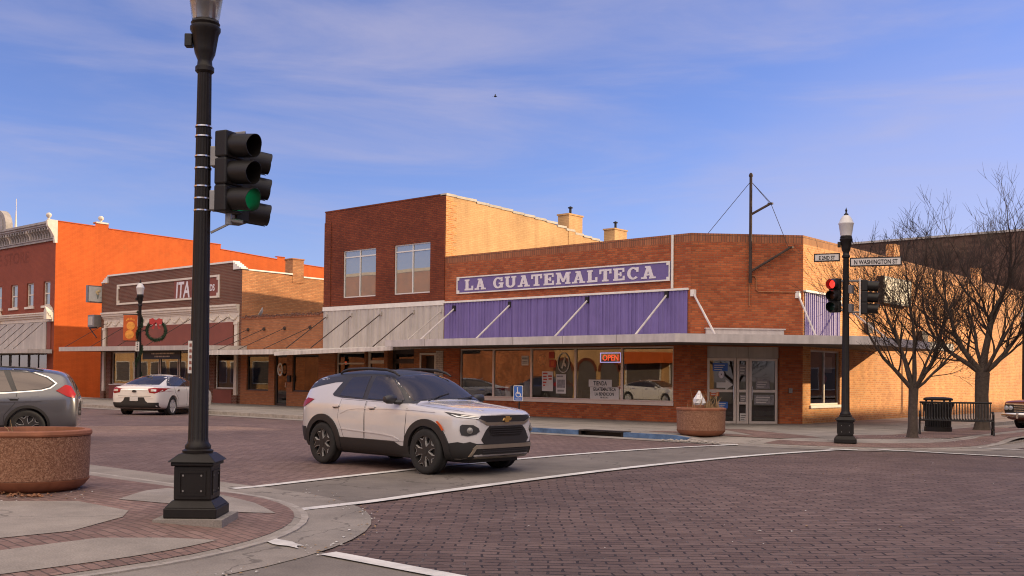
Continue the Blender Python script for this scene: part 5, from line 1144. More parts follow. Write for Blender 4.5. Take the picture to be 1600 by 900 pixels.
part('number_plate', MB().mm(-2.612,-2.600,-.155,.155,.55,.70), MT['plate'], sed, bev=.004); part('emblem', MB().lathe([(.085,-2.585),(.085,-2.60),(.07,-2.602),(0,-2.602)], 20, (0,0,0), axis='x').xf(Matrix.Translation((0,0,.905)) @ Matrix.Diagonal((1,1,.5,1))), MT['gloss_black'], sed)
Q_('trunk_trim', [(-.52,.955),(.52,.955),(.52,.972),(-.52,.972)], 'B', 'chrome', .012, .01); Q_('trunk_seam', strip([(-.62,.73),(0,.725),(.62,.73)], .012), 'B', 'car_black', .003, .005); Q_('bumper_crease', strip([(-.7,.66),(-.4,.70),(.4,.70),(.7,.66)], .02), 'B', 'paint_white2', .012, .012)
part('aerial', MB().tube([(-1.2,0,1.46),(-1.3,0,1.52)], [.03,.012], 6), MT['paint_white2'], sed)
for s in (False, True):
    k = 1 if s else -1
    tl = Q_('tail_lamp', [(-.94,.90),(-.94,1.01),(-.72,1.035),(-.50,1.0),(-.56,.86),(-.76,.83)] , 'B', 'tail_red', .010, .03, .05, s)
    Q_('reverse_lamp', [(-.80,.90),(-.80,.97),(-.62,.975),(-.62,.90)], 'B', 'lens', .016, .01, .05, s, tl)
    Q_('tail_lamp', [(-2.58,.90),(-2.30,.93),(-2.18,1.0),(-2.56,1.02)], 'R', 'tail_red', .008, .02, .05, s)
    Q_('window_surround', [(1.02,1.04),(.55,1.30),(.15,1.455),(-.5,1.475),(-1.05,1.42),(-1.5,1.25),(-1.75,1.11),(-1.5,1.085),(0,1.06)], 'R', 'gloss_black', .004, .01, .06, s)
    Q_('side_window', [(-.28,1.09),(-.28,1.45),(-.55,1.45),(-1.02,1.40),(-1.4,1.24),(-1.45,1.11)], 'R', 'car_glass', .009, .01, .06, s); Q_('side_window', [(-.20,1.09),(.9,1.06),(.5,1.28),(.15,1.43),(-.20,1.45)], 'R', 'car_glass', .009, .01, .06, s)
    Q_('door_seam', strip([(-.24,1.05),(-.24,.35)], .012), 'R', 'car_black', .002, .004, .05, s); Q_('door_seam', strip([(-1.0,.32),(-.98,.6),(-1.25,.85),(-1.28,1.06)], .012), 'R', 'car_black', .002, .004, .05, s); Q_('door_seam', strip([(.95,1.0),(.93,.35)], .012), 'R', 'car_black', .002, .004, .05, s)
    for hx in (-1.02,.05): Q_('door_handle', [(hx-.1,.93),(hx-.08,.955),(hx+.08,.955),(hx+.1,.94),(hx+.08,.92),(hx-.08,.915)], 'R', 'chrome', .03, .03, .04, s)
    Q_('sill', [(-1.02,.22),(-1.02,.30),(1.02,.30),(1.02,.22)], 'R', 'car_black', .006, .02, .08, s)
    mm_ = MB().lathe([(.0001,-.12),(.07,-.09),(.085,.0),(.07,.09),(.0001,.11)], 12, (0,0,0), axis='y'); mm_.xf(Matrix.Translation((.82,k*1.06,1.07)) @ Matrix.Diagonal((.7,1,.8,1))); part('mirror', mm_, MT['paint_white2'], sed, smooth=True)
for x in (1.44,-1.44):
    for y in (-.83,.83): wheel(sed, x, y, .35, .235, 'chrome')
part('underbody', MB().mm(-2.2,2.2,-.6,.6,.19,.40), MT['car_black'], sed)
h = math.atan2(.824,-.566); ca, sa = math.cos(h), math.sin(h)
sed.location = (-35.15-1.44*-ca, 20.0+1.44*sa, .012); sed.rotation_euler = (0,0,h)
s2 = dup(sed); s2['label'] = 'white sedan parked across the street, seen only as a reflection in the shop windows'; s2.location = (-34.2,5.6,.03); s2.rotation_euler = (0,0,R(6))

# ---- grey suv on the left behind the planter
gs = thing('grey_suv', 'dark grey SUV with chrome window trim standing behind the big planter', 'car', (0,0,0), 0)
ST = [
 (2.28, sect(.60,.30,.55,.78,.86,[(.48,.88),(.36,.89),(.2,.895),(0,.90)])), (2.15, sect(.82,.24,.60,.86,.95,[(.68,.975),(.52,.985),(.3,.995),(0,1.0)])),
 (1.8, sect(.905,.21,.66,.92,1.0,[(.76,1.03),(.6,1.045),(.3,1.06),(0,1.065)])), (1.35, sect(.925,.2,.68,.95,1.03,[(.79,1.065),(.62,1.085),(.32,1.1),(0,1.11)])),
 (1.05, sect(.925,.2,.68,.96,1.045,[(.80,1.10),(.66,1.13),(.35,1.155),(0,1.165)])), (.6, sect(.92,.2,.68,.97,1.05,[(.78,1.23),(.69,1.36),(.40,1.42),(0,1.435)])),
 (.25, sect(.92,.2,.68,.975,1.06,[(.765,1.33),(.655,1.52),(.40,1.59),(0,1.61)])), (-.2, sect(.92,.2,.68,.98,1.07,[(.76,1.37),(.64,1.585),(.40,1.655),(0,1.675)])),
 (-.9, sect(.92,.2,.68,.99,1.09,[(.765,1.37),(.635,1.59),(.40,1.66),(0,1.68)])), (-1.5, sect(.92,.21,.68,1.0,1.12,[(.765,1.36),(.62,1.55),(.39,1.62),(0,1.64)])),
 (-1.95, sect(.90,.23,.68,1.01,1.14,[(.755,1.33),(.60,1.50),(.38,1.56),(0,1.58)])), (-2.08, sect(.885,.26,.68,1.0,1.13,[(.75,1.29),(.61,1.43),(.38,1.47),(0,1.48)])),
 (-2.20, sect(.85,.30,.68,.97,1.08,[(.73,1.16),(.62,1.24),(.38,1.27),(0,1.28)])), (-2.28, sect(.79,.34,.66,.92,1.0,[(.68,1.03),(.56,1.05),(.3,1.06),(0,1.065)])), (-2.32, sect(.68,.40,.64,.84,.90,[(.56,.92),(.44,.93),(.25,.935),(0,.94)]))]
mb, bv = body_mesh(ST, [(1.33,.37),(-1.33,.37)], .405, [('long',6,.35),('long',8,.3)]); part('body', mb, MT['paint_grey'], gs, smooth=True, ang=40)
Q_ = lambda nm, P, ax, m, off=.004, th=.02, step=.06, mir=False, par=None: part(nm, patch(bv, P, ax, off, th, step, mir), MT[m], par or gs, smooth=True, ang=40)
Q_('windshield', [(-.72,1.13),(.72,1.13),(.60,1.56),(-.60,1.56)], 'F', 'car_glass', .006, .012); Q_('rear_window', [(-.60,1.15),(.60,1.15),(.52,1.45),(-.52,1.45)], 'B', 'car_glass', .006, .012)
for s in (True, False):
    k = 1 if s else -1
    Q_('chrome_surround', [(1.0,1.05),(.62,1.33),(.28,1.515),(-.2,1.59),(-.9,1.60),(-1.4,1.555),(-1.72,1.44),(-1.90,1.30),(-1.78,1.19),(-1.6,1.135),(-.9,1.075),(0,1.05)], 'R', 'chrome', .004, .01, .06, s)
    Q_('window_surround', [(.96,1.07),(.60,1.315),(.28,1.49),(-.2,1.565),(-.9,1.575),(-1.39,1.53),(-1.69,1.425),(-1.86,1.30),(-1.76,1.21),(-1.59,1.16),(-.9,1.10),(0,1.075)], 'R', 'gloss_black', .007, .01, .06, s)
    for W_ in ([(-.08,1.085),(.88,1.095),(.55,1.315),(.24,1.47),(-.02,1.52)], [(-1.02,1.12),(-.20,1.085),(-.14,1.53),(-.3,1.55),(-.82,1.555)], [(-1.12,1.13),(-.95,1.545),(-1.38,1.51),(-1.66,1.41),(-1.81,1.30),(-1.73,1.225),(-1.58,1.175)]): Q_('side_window', W_, 'R', 'car_glass', .011, .01, .05, s)
    Q_('door_seam', strip([(-.14,1.07),(-.14,.35)], .012), 'R', 'car_black', .002, .004, .05, s); Q_('door_seam', strip([(-.86,.40),(-.88,.62),(-1.08,.86),(-1.12,1.1)], .012), 'R', 'car_black', .002, .004, .05, s)
    for hx in (-1.05,-.02): Q_('door_handle', [(hx-.11,.975),(hx-.09,1.0),(hx+.08,1.0),(hx+.11,.985),(hx+.08,.965),(hx-.09,.96)], 'R', 'paint_grey', .03, .03, .04, s); Q_('handle_recess', [(hx-.10,.93),(hx-.09,.955),(hx+.08,.955),(hx+.06,.92),(hx-.05,.91)], 'R', 'car_black', .003, .004, .04, s)
    Q_('side_crease', strip([(-1.6,.92),(-.6,.90),(.5,.86),(1.3,.80)], .02), 'R', 'paint_grey', .014, .018, .05, s)
    Q_('fuel_flap', [(-1.55,.88),(-1.55,1.02),(-1.40,1.02),(-1.40,.88)], 'R', 'paint_grey', .004, .004, .05, s)
    Q_('tail_lamp', [(-1.88,1.14),(-2.06,1.27),(-2.16,1.24),(-2.26,1.06),(-2.24,.98),(-2.10,1.02)], 'R', 'tail_red', .014, .03, .05, s)
    Q_('wheel_arch', ringband(1.33,.37,.40,.455,-10,190), 'R', 'car_black', .014, .04, .05, s); Q_('wheel_arch', ringband(-1.33,.37,.40,.455,-10,190), 'R', 'car_black', .014, .04, .05, s); Q_('sill_cladding', [(-.92,.22),(-.92,.40),(.92,.40),(.92,.22)], 'R', 'car_black', .012, .03, .08, s)
    mm_ = MB().lathe([(.0001,-.13),(.08,-.10),(.10,.0),(.085,.10),(.0001,.125)], 12, (0,0,0), axis='y'); mm_.xf(Matrix.Translation((.72,k*1.04,1.13)) @ Matrix.Diagonal((.75,1,.85,1))); part('mirror', mm_, MT['paint_grey'], gs, smooth=True)
    rl = MB().tube([(.2,k*.60,1.55),(.0,k*.595,1.63),(-.6,k*.59,1.655),(-1.3,k*.58,1.63),(-1.6,k*.575,1.58)], .018, 6); part('roof_rail', rl, MT['car_black'], gs, smooth=True)
for x in (1.33,-1.33):
    for y in (-.81,.81): wheel(gs, x, y, .36, .235)
part('underbody', MB().mm(-2,2,-.6,.6,.2,.42), MT['car_black'], gs)
gs.location = (-23.72,9.15,.02); gs.rotation_euler = (0,0,R(240))
g2 = dup(gs); g2['label'] = 'dark grey SUV parked across the street, seen only as a reflection in the shop windows'; g2.location = (-43.5,5.4,.03); g2.rotation_euler = (0,0,R(184))

# ---- old red car at the right edge
rc_ = thing('red_car', 'old dark red car with a wide chrome grille and bumper parked beyond the trees', 'car', (0,0,0), 0)
ST = [
 (2.62, sect(.92,.34,.60,.80,.88,[(.78,.90),(.6,.915),(.3,.925),(0,.93)], .96)), (2.5, sect(.97,.30,.62,.84,.92,[(.82,.945),(.62,.96),(.3,.97),(0,.975)], .96)), (1.8, sect(1.0,.24,.64,.88,.95,[(.85,.975),(.64,.99),(.32,1.0),(0,1.005)], .96)),
 (.95, sect(1.0,.23,.64,.90,.97,[(.85,.99),(.68,1.005),(.35,1.015),(0,1.02)], .96)), (.4, sect(1.0,.23,.64,.91,.98,[(.80,1.18),(.70,1.28),(.40,1.33),(0,1.34)], .96)), (.0, sect(1.0,.23,.64,.91,.98,[(.77,1.24),(.66,1.38),(.40,1.41),(0,1.415)], .96)),
 (-.9, sect(1.0,.23,.64,.91,.98,[(.77,1.24),(.64,1.38),(.40,1.41),(0,1.415)], .96)), (-1.5, sect(1.0,.24,.64,.91,.98,[(.82,1.06),(.72,1.1),(.4,1.12),(0,1.13)], .96)), (-1.8, sect(1.0,.25,.64,.90,.97,[(.85,.98),(.66,.99),(.33,1.0),(0,1.0)], .96)), (-2.6, sect(.93,.34,.62,.84,.90,[(.78,.91),(.6,.92),(.3,.925),(0,.93)], .96))]
mb, bv = body_mesh(ST, [(1.55,.34),(-1.45,.34)], .39, [('long',6,.6),('long',5,.5),('st',0,.6),('st',1,.4)]); part('body', mb, MT['paint_red'], rc_, smooth=True, ang=40)
Q_ = lambda nm, P, ax, m, off=.004, th=.02, step=.07, mir=False, par=None: part(nm, patch(bv, P, ax, off, th, step, mir), MT[m], par or rc_, smooth=True, ang=40)
gr = Q_('grille', [(-.90,.56),(.90,.56),(.92,.84),(-.92,.84)], 'F', 'car_black', .006, .02)
for z in (.60,.67,.74,.81): Q_('grille_slat', [(-.60,z),(.60,z),(.60,z+.022),(-.60,z+.022)], 'F', 'chrome', .022, .012, .1, False, gr)
Q_('grille_frame', [(-.93,.83),(.93,.83),(.93,.86),(-.93,.86)], 'F', 'chrome', .02, .02); Q_('grille_frame', [(-.04,.57),(.04,.57),(.03,.85),(-.03,.85)], 'F', 'chrome', .03, .02)
for k in (-1,1):
    for y in (.70,.84): part('headlight', MB().lathe([(.075,2.60),(.075,2.66),(.065,2.665),(.04,2.675),(0,2.68)], 16, (0,k*y,.71), axis='x'), MT['lens'], rc_, smooth=True)
bp_ = part('bumper', MB().tube([(2.45,-1.0,.48),(2.66,-.94,.48),(2.76,-.5,.48),(2.78,0,.48),(2.76,.5,.48),(2.66,.94,.48),(2.45,1.0,.48)], [.05,.075,.085,.085,.085,.075,.05], 10), MT['chrome'], rc_, smooth=True); [part('bumper_guard', MB().box((2.84,y,.46),(.06,.08,.2)), MT['chrome'], bp_, bev=.015) for y in (-.4,.4)]
Q_('windshield', [(-.70,1.04),(.70,1.04),(.60,1.37),(-.60,1.37)], 'F', 'car_glass', .006, .012)
for s in (True, False):
    Q_('side_window', [(.55,1.02),(.05,1.34),(-.85,1.34),(-1.3,1.05)], 'R', 'car_glass', .006, .012, .07, s); Q_('side_trim', strip([(2.3,.72),(-2.4,.72)], .025), 'R', 'chrome', .012, .01, .1, s)
for x in (1.55,-1.45):
    for y in (-.82,.82): wheel(rc_, x, y, .335, .2, 'chrome')
part('underbody', MB().mm(-2.3,2.3,-.6,.6,.2,.45), MT['car_black'], rc_)
rc_.location = (-8.75,39.4,.018); rc_.rotation_euler = (0,0,R(-98))
# ---------------------------------------------------------------- street lamps, signals, planters, bench, trees, signs
def lamp_post(x, y, z, label, rz=R(42.5), glassmat='lampwhite'):
    t = thing('street_lamp', label, 'street lamp', (x,y,z), rz, 'black fluted street lamps'); 
    b = MB().mm(-.29,.29,-.29,.29,0,.10).mm(-.205,.205,-.205,.205,.17,.50).mm(-.235,.235,-.235,.235,.50,.54)
    b.add([(-.285,-.285,.10),(.285,-.285,.10),(.285,.285,.10),(-.285,.285,.10),(-.215,-.215,.17),(.215,-.215,.17),(.215,.215,.17),(-.215,.215,.17)], [(0,1,5,4),(1,2,6,5),(2,3,7,6),(3,0,4,7),(4,5,6,7),(3,2,1,0)])
    b.add([(-.27,-.27,.54),(.27,-.27,.54),(.27,.27,.54),(-.27,.27,.54),(-.165,-.165,.62),(.165,-.165,.62),(.165,.165,.62),(-.165,.165,.62)], [(0,1,5,4),(1,2,6,5),(2,3,7,6),(3,0,4,7),(4,5,6,7),(3,2,1,0)])
    b.xf(Matrix.Diagonal((.88,.88,1,1)))
    bo = part('base', b, MT['iron'], t, bev=.012)
    for i in range(4):
        q = Matrix.Rotation(R(90*i), 4, 'Z'); p = MB().ring((-.15,-.206,.215), X, Z, .30, .24, .022, -.002, .010) .xf(q @ Matrix.Diagonal((.88,.88,1,1)))
        po = part('access_panel', p, MT['iron'], bo)
        sc = MB()
        for (u, v) in ((-.10,.26),(.10,.26),(-.10,.41),(.10,.41)): sc.lathe([(.011,-.212),(.009,-.205)], 8, (u,0,v), axis='y')
        part('screw', sc.xf(q @ Matrix.Diagonal((.88,.88,1,1))), MT['galv'], po)
    pr = [(.145,.62),(.15,.645),(.122,.66),(.127,.69),(.104,.72),(.100,.74),(.097,.76),(.068,4.42),(.072,4.44)]
    part('pole', MB().lathe(pr, 96, flute=16, fl=(6,7)), MT['iron'], t, smooth=True, ang=60)
    co = MB().lathe([(.072,4.40),(.092,4.42),(.092,4.46),(.074,4.48),(.07,4.53),(.100,4.60),(.108,4.64),(.133,4.80),(.148,4.83),(.148,4.86),(.130,4.88),(.142,4.90),(.13,4.92)], 48, flute=20, fl=(6,7))
    part('collar', co, MT['iron'], t, smooth=True, ang=40); part('photocell', MB().mm(-.195,-.12,-.05,.03,4.66,4.79), MT['black'], t, bev=.01)
    g = MB().lathe([(.130,4.93),(.170,5.20),(.180,5.215),(.180,5.235),(.167,5.25),(.137,5.33),(.09,5.40),(.045,5.43)], 32); go = part('lamp_globe', g, MT[glassmat], t, smooth=True, ang=50)
    if glassmat == 'lampglass': part('lamp_socket', MB().lathe([(.09,4.93),(.10,5.08),(.09,5.12),(0,5.12)], 20), MT['galv'], go, smooth=True)
    part('finial', MB().lathe([(.05,5.43),(.055,5.445),(.03,5.47),(.015,5.50),(.028,5.54),(.012,5.58),(0,5.62)], 16), MT['black'], t, smooth=True)
    return t
def signal(loc, face, lit, label, brackets=None, tall=.92):
    """three lamp signal head; face = direction it looks in (angle), loc = centre of the housing"""
    t = thing('traffic_signal', label, 'traffic signal', loc, face, 'traffic signals on the corner lamps')
    hb = MB().mm(-.17,-.02,-.135,.135,-.405,-.138).mm(-.17,-.02,-.135,.135,-.132,.132).mm(-.17,-.02,-.135,.135,.138,.405); part('housing', hb, MT['black'], t, bev=.018)
    part('back_seam', MB().mm(-.16,-.04,-.12,.12,-.15,.15), MT['black'], t)
    for i, (nm, z) in enumerate((('red',.268),('amber',0),('green',-.268))):
        on = lit == nm
        col = {'red': (.55,.02,.02), 'amber': (.40,.12,.02), 'green': (.02,.35,.14)}[nm] if on else {'red': (.10,.012,.01), 'amber': (.12,.035,.01), 'green': (.012,.05,.03)}[nm]
        em_ = {'red': (1,.03,.02), 'green': (.02,.85,.30)}.get(nm) if on else None
        key = 'sig_'+nm+str(on)
        if key not in MT: MT[key] = plain(('lit_' if on else 'unlit_')+nm+'_signal_lens', col, .3, noise=0, emit=em_, es=1.6 if nm == 'red' else 2.0, coat=.3)
        vs_ = MB(); n = 22; r = .118; L0 = .25
        for j in range(n+1):
            a = R(-76+332*j/n); y, zz = r*math.cos(a), r*math.sin(a); ln = L0*(.84+.16*max(0, math.sin(a)))
            vs_.v += [Vector((-.02,y,z+zz)), Vector((ln,y*.97,z+zz*.97-.02)), Vector((-.02,y*.955,z+zz*.955)), Vector((ln,y*.93,z+zz*.93-.02))]
        for j in range(n):
            b = 4*j; vs_.f += [[b,b+4,b+5,b+1],[b+2,b+3,b+7,b+6],[b+1,b+5,b+7,b+3]]; vs_.m += [0,0,0]
        part('visor', vs_, MT['black'], t, smooth=True, ang=50)
        part(nm+'_lens', MB().lathe([(.104,-.015),(.09,.010),(.055,.026),(0,.032)], 24, (0,0,z), axis='x'), MT[key], t, smooth=True)
    return t
p1 = (-9.0,5.66); z1 = zwS(*p1)
struct('lamp_pad', MB().box((p1[0],p1[1],z1), (.66,.66,.10), R(42.5)), MT['gutter'])
lamp_post(p1[0], p1[1], z1+.05, 'black fluted street lamp nearest the camera, with steel bands around its pole', glassmat='lampglass')
p2 = (-9.95,23.65); z2 = zwN(*p2)
lamp_post(p2[0], p2[1], z2, 'black street lamp on the far corner carrying two street name signs', R(23))
p3 = (-42.1,23.45); l3 = lamp_post(p3[0], p3[1], .13, 'black street lamp by the far shops, wrapped in garland with a wreath and a banner')
l4 = lamp_post(-11.6,45.5,.13, 'black street lamp farthest up the side street at the right edge')
for o in l4.children: pass
l4.scale = (.82,.82,.80)
# mounting hardware on the near pole
t = thing('signal_bracket', 'steel banded bracket holding two signals to the near lamp post', 'bracket', (p1[0],p1[1],3.0))
for z in (3.18,3.30,3.42,3.60,3.72,3.92,4.02): part('steel_band', MB().lathe([(.079,z-.007),(.0845,z-.007),(.0845,z+.007),(.079,z+.007),(.079,z-.007)], 28, (p1[0],p1[1],0)), MT['steel'], t, world=True, smooth=True)
for z in (3.28,3.72): part('pole_clamp', MB().box((p1[0]+.10,p1[1]+.10,z), (.12,.12,.20), R(40)), MT['galv'], t, world=True, bev=.01)
hb = MB().tube([(p1[0]+.16,p1[1]+.20,3.05),(p1[0]+.16,p1[1]+.20,3.98)], .035, 8).tube([(p1[0]+.16,p1[1]+.20,3.10),(p1[0]+.26,p1[1]+.30,3.08)], .02, 6).tube([(p1[0]+.16,p1[1]+.20,3.95),(p1[0]+.28,p1[1]+.30,3.97)], .024, 6).tube([(p1[0]+.08,p1[1]+.05,2.96),(p1[0]+.17,p1[1]+.20,3.06)], .013, 5)
part('arm', hb, MT['galv'], t, world=True, smooth=True)
signal((p1[0]+.25,p1[1]+.22,3.57), R(16), 'green', 'front signal head on the near lamp post with its green light on')
signal((p1[0]+.03,p1[1]+.50,3.50), R(76), None, 'signal head behind the green one, turned away with its three hoods to the right')
signal((p2[0]-.20,p2[1]-.25,3.60), R(-86), 'red', 'signal head with its red light on, left of the far corner lamp post')
s_ = signal((p2[0]+.46,p2[1]+.22,3.56), R(22), None, 'dark signal head with hoods pointing right, right of the far corner lamp post')
part('back_plate', MB().mm(-.205,-.175,-.17,.17,-.44,.44), MT['awn_white'], s_)
t = thing('signal_bracket', 'steel bracket arms holding the signals to the far corner lamp post', 'bracket', (p2[0],p2[1],3.1))
part('arm', MB().tube([(p2[0],p2[1],3.2),(p2[0]+.42,p2[1]+.2,3.2)], .025, 6).tube([(p2[0],p2[1],3.95),(p2[0]+.42,p2[1]+.2,3.95)], .025, 6).tube([(p2[0],p2[1],3.25),(p2[0]-.18,p2[1]-.12,3.25)], .025, 6).tube([(p2[0],p2[1],3.95),(p2[0]-.18,p2[1]-.12,3.95)], .025, 6), MT['galv'], t, world=True)
for z in (3.3,3.75): part('pole_clamp', MB().box((p2[0]+.08,p2[1]+.05,z),(.14,.14,.2)), MT['galv'], t, world=True)
# street name signs
def name_sign(o, ex, w, h, txt, label, size):
    o, ex = Vector(o), Vector(ex); n = ex.cross(Z); t = thing('street_sign', label, 'street sign', tuple(o+ex*w/2), 0, 'street name signs on the far lamp')
    part('sign_frame', MB().frame(o, ex, Z, [(0,0),(w,0),(w,h),(0,h)], -.02, .02), MT['black'], t, world=True, bev=.006)
    part('sign_face', MB().frame(o, ex, Z, [(.03,.03),(w-.03,.03),(w-.03,h-.03),(.03,h-.03)], .021, .024), MT['paper'], t, world=True)
    part('lettering', text_mb(txt, o+ex*(w/2)+Z*(h*.24)+n*.024, ex, Z, size, .003, 'CENTER', bold=.004, sx=.72), MT['blackink'], t, world=True)
    return t
dirW = Vector((.70,.714,0)).normalized()
name_sign((p2[0]+.10,p2[1]-.02,4.28), Vector((.93,.36,0)).normalized(), 1.16, .215, 'N WASHINGTON ST', 'white street sign reading N WASHINGTON ST right of the lamp post', .145)
name_sign((p2[0]-.68,p2[1]-.28,4.42), Vector((.70,.25,0)).normalized(), .60, .20, 'E 2ND ST', 'short white street sign with worn letters left of the lamp post', .125)
MT['photo_grey0'] = plain('dull_red_marks', (.25,.09,.07), .7)
# small vertical stickers on the two lamp posts
for (px_, py_, zc, h, w, lb, i) in ((p1[0],p1[1],1.72,.32,.05,'narrow white sticker sign with small marks on the near lamp post',0),(p3[0],p3[1],2.75,.42,.16,'small white sign with dark marks on the garlanded lamp post',1)):
    t = thing('post_sign', lb, 'small sign', (px_,py_,zc)); f = Vector((px_,py_,0)).normalized(); ex = Vector((-f.y,f.x,0)); ex = Vector((math.sin(YAW),math.cos(YAW),0)); n = ex.cross(Z)
    o = Vector((px_,py_,zc-h/2))-ex*(.095 if i == 0 else .12)+n*(.06 if i == 0 else .11)
    part('sign_plate', MB().frame(o, ex, Z, [(0,0),(w,0),(w,h),(0,h)], 0, .006), MT['paper'], t, world=True); k = MB()
    for j in range(5): k.frame(o+Z*(h*(.1+.18*j)), ex, Z, [(w*.25,0),(w*.75,0),(w*.7,h*.10),(w*.3,h*.10)], .0065, .008)
    part('sign_marks', k, MT['blackink'] if i else MT['photo_grey0'], t, world=True)
# banner, wreath and garland on the third lamp
e3 = Vector((math.sin(YAW)*1,math.cos(YAW),0)); n3 = e3.cross(Z); o3 = Vector((p3[0],p3[1],0))
t = thing('banner', 'orange banner with yellow round ornaments hanging from the left of the garlanded lamp post', 'banner', tuple(o3-e3*.35+Z*3.0))
part('cloth', MB().frame(o3-e3*.72+Z*3.02, e3, Z, [(0,0),(.62,0),(.62,1.12),(0,1.12)], -.008, .008), plain('burnt_orange_cloth', (.50,.10,.02), .8, noise=.3, scale=3), t, world=True)
bb = MB()
for (u, v, r) in ((.33,.64,.19),(.28,.26,.20)): bb.lathe([(r,0),(r*.96,.012),(0,.016)], 18).xf(Matrix.Translation(o3-e3*.72+Z*3.02+e3*u+Z*v+n3*.006) @ Matrix(((e3.x,0,n3.x,0),(e3.y,0,n3.y,0),(0,1,0,0),(0,0,0,1))), len(bb.v)-54 if False else len(bb.v)-(18*3))
for j in range(7):
    a = R(50+j*14); bb.frame(o3-e3*.72+Z*3.02+e3*(.31+.26*math.cos(a))+Z*(.66+.26*math.sin(a)), e3, Z, [(-.025,0),(.025,0),(.0,.12)], .009, .013)
part('ornament_print', bb, plain('amber_yellow_print', (.72,.30,.05), .8, noise=.35, scale=6), t, world=True); part('banner_arm', MB().tube([o3+Z*4.17-e3*.74, o3+Z*4.17], .018, 6).tube([o3+Z*2.99-e3*.74, o3+Z*2.99], .018, 6), MT['black'], t, world=True)
MT['fir'] = plain('dark_green_needles', (.018,.040,.018), .9, noise=.4, scale=10)
def needles(mb, p, d, n, ln, rnd):
    for _ in range(n):
        v = Vector((rnd.gauss(0,1),rnd.gauss(0,1),rnd.gauss(0,1))).normalized()*ln*rnd.uniform(.6,1.2); s = v.orthogonal().normalized()*.016
        mb.add([p-s, p+s, p+v], [(0,1,2)])
t = thing('wreath', 'green wreath with a red bow hanging from the right of the garlanded lamp post', 'wreath', tuple(o3+e3*.72+Z*3.4)); rnd = random.Random(2); wm = MB(); wc = o3+e3*.74+Z*3.46
ring_ = [wc+e3*(.42*math.cos(R(a)))+Z*(.42*math.sin(R(a))) for a in range(0,361,12)]; wm.tube(ring_, .055, 6)
for i in range(720):
    a = rnd.uniform(0,2*PI); needles(wm, wc+e3*(.42*math.cos(a))+Z*(.42*math.sin(a)), 0, 2, .13, rnd)
part('greenery', wm, MT['fir'], t, world=True); bw = MB(); bc = wc+Z*.40+n3*.10+e3*.02
for k in (-1,1):
    bw.frame(bc, e3, Z, [(0,-.03),(k*.12,-.14),(k*.27,-.12),(k*.29,.10),(k*.13,.15),(0,.03)][::k], 0, .05); bw.frame(bc, e3, Z, [(0,0),(k*.10,-.34),(k*.20,-.30),(k*.05,.0)][::k], -.02, .0)
bw.lathe([(.05,-.03),(.06,.02),(0,.05)], 8, bc, axis='y'); part('bow', bw, plain('red_ribbon', (.40,.03,.03), .6), t, world=True); part('hook', MB().tube([o3+Z*3.5, wc-e3*.40], .02, 6), MT['black'], t, world=True)
t = thing('garland', 'dark green garland wound around the far lamp post', 'garland', tuple(o3+Z*.9)); gm = MB(); rnd = random.Random(9)
for i in range(900):
    z = rnd.uniform(.75,4.3); a = z*5.2+rnd.gauss(0,.3); needles(gm, o3+Vector((.12*math.cos(a),.12*math.sin(a),z)), 0, 2, .10, rnd)
part('greenery', gm, MT['fir'], t, world=True)
# planters
def planter(x, y, z, r, h, label):
    # bowl, foot and rim are cast in three finishes
    t = thing('planter', label, 'planter', (x,y,z), 0, 'round aggregate planters')
    part('bowl', MB().lathe([(r*.94,h*.20),(r*.985,h*.205),(r*1.0,h*.90),(r*.99,h*.905)], 64), MT['aggregate'], t, smooth=True)
    part('foot', MB().lathe([(.0,0),(r*.70,0),(r*.80,h*.015),(r*.91,h*.08),(r*.98,h*.16),(r*1.0,h*.195),(r*.95,h*.20)], 64), MT['terracotta'], t, smooth=True)
    part('rim', MB().lathe([(r*.985,h*.905),(r*1.015,h*.91),(r*1.03,h*.94),(r*1.02,h*.985),(r*.99,h),(r*.90,h),(r*.89,h*.97),(r*.88,h*.80)], 64), MT['terracotta'], t, smooth=True)
    part('soil', MB().lathe([(r*.885,h*.86),(r*.5,h*.89),(0,h*.87)], 32), MT['soil'], t, smooth=True)
    return t
pl = planter(-12.55,5.62,zwS(-12.55,5.62),.655,.735,'big round aggregate planter with terracotta rim near the left edge, by the grey SUV')
st_ = MB().tube([(.17,-.30,.63),(.16,-.32,.77),(.145,-.33,.86)], [.007,.005,.002], 5).tube([(.17,-.31,.63),(.10,-.34,.75),(.03,-.35,.78)], [.006,.004,.002], 5); part('dry_stalk', st_, MT['drygrass'], pl)
lf = MB(); rnd = random.Random(6)
for i in range(46):
    x, y = -11.98+rnd.gauss(0,.22), 5.25+rnd.gauss(0,.10); z = zwS(x,y)+.012; a = rnd.uniform(0,PI); r = rnd.uniform(.02,.05)
    lf.add([(x-r*math.cos(a),y-r*math.sin(a),z),(x+r*.5*math.sin(a),y-r*.5*math.cos(a),z+r*.5),(x+r*math.cos(a),y+r*math.sin(a),z+.01),(x-r*.5*math.sin(a),y+r*.5*math.cos(a),z+r*.7)], [(0,1,2,3)])
struct('fallen_leaves', lf, plain('brown_fallen_leaf', (.26,.12,.06), .9, noise=.3), kind='stuff', label='brown leaves blown against the foot of the planter')
pr2 = planter(-13.75,23.45,zwN(-13.75,23.45),.63,.725,'brown round planter holding dry grass and a white bundle in front of the corner store')
gm = MB(); rnd = random.Random(12)
for i in range(130):
    a = rnd.uniform(0,2*PI); r = rnd.uniform(0,.5); x, y = r*math.cos(a)+.12, r*math.sin(a); l = rnd.uniform(.10,.34) if rnd.random() < .88 else rnd.uniform(.4,.62); dx, dy = rnd.gauss(0,.18), rnd.gauss(0,.18)
    gm.tube([(x,y,.60),(x+dx*l*.5,y+dy*l*.5,.60+l*.6),(x+dx*l*1.4,y+dy*l*1.4,.60+l)], [.008,.006,.002], 4)
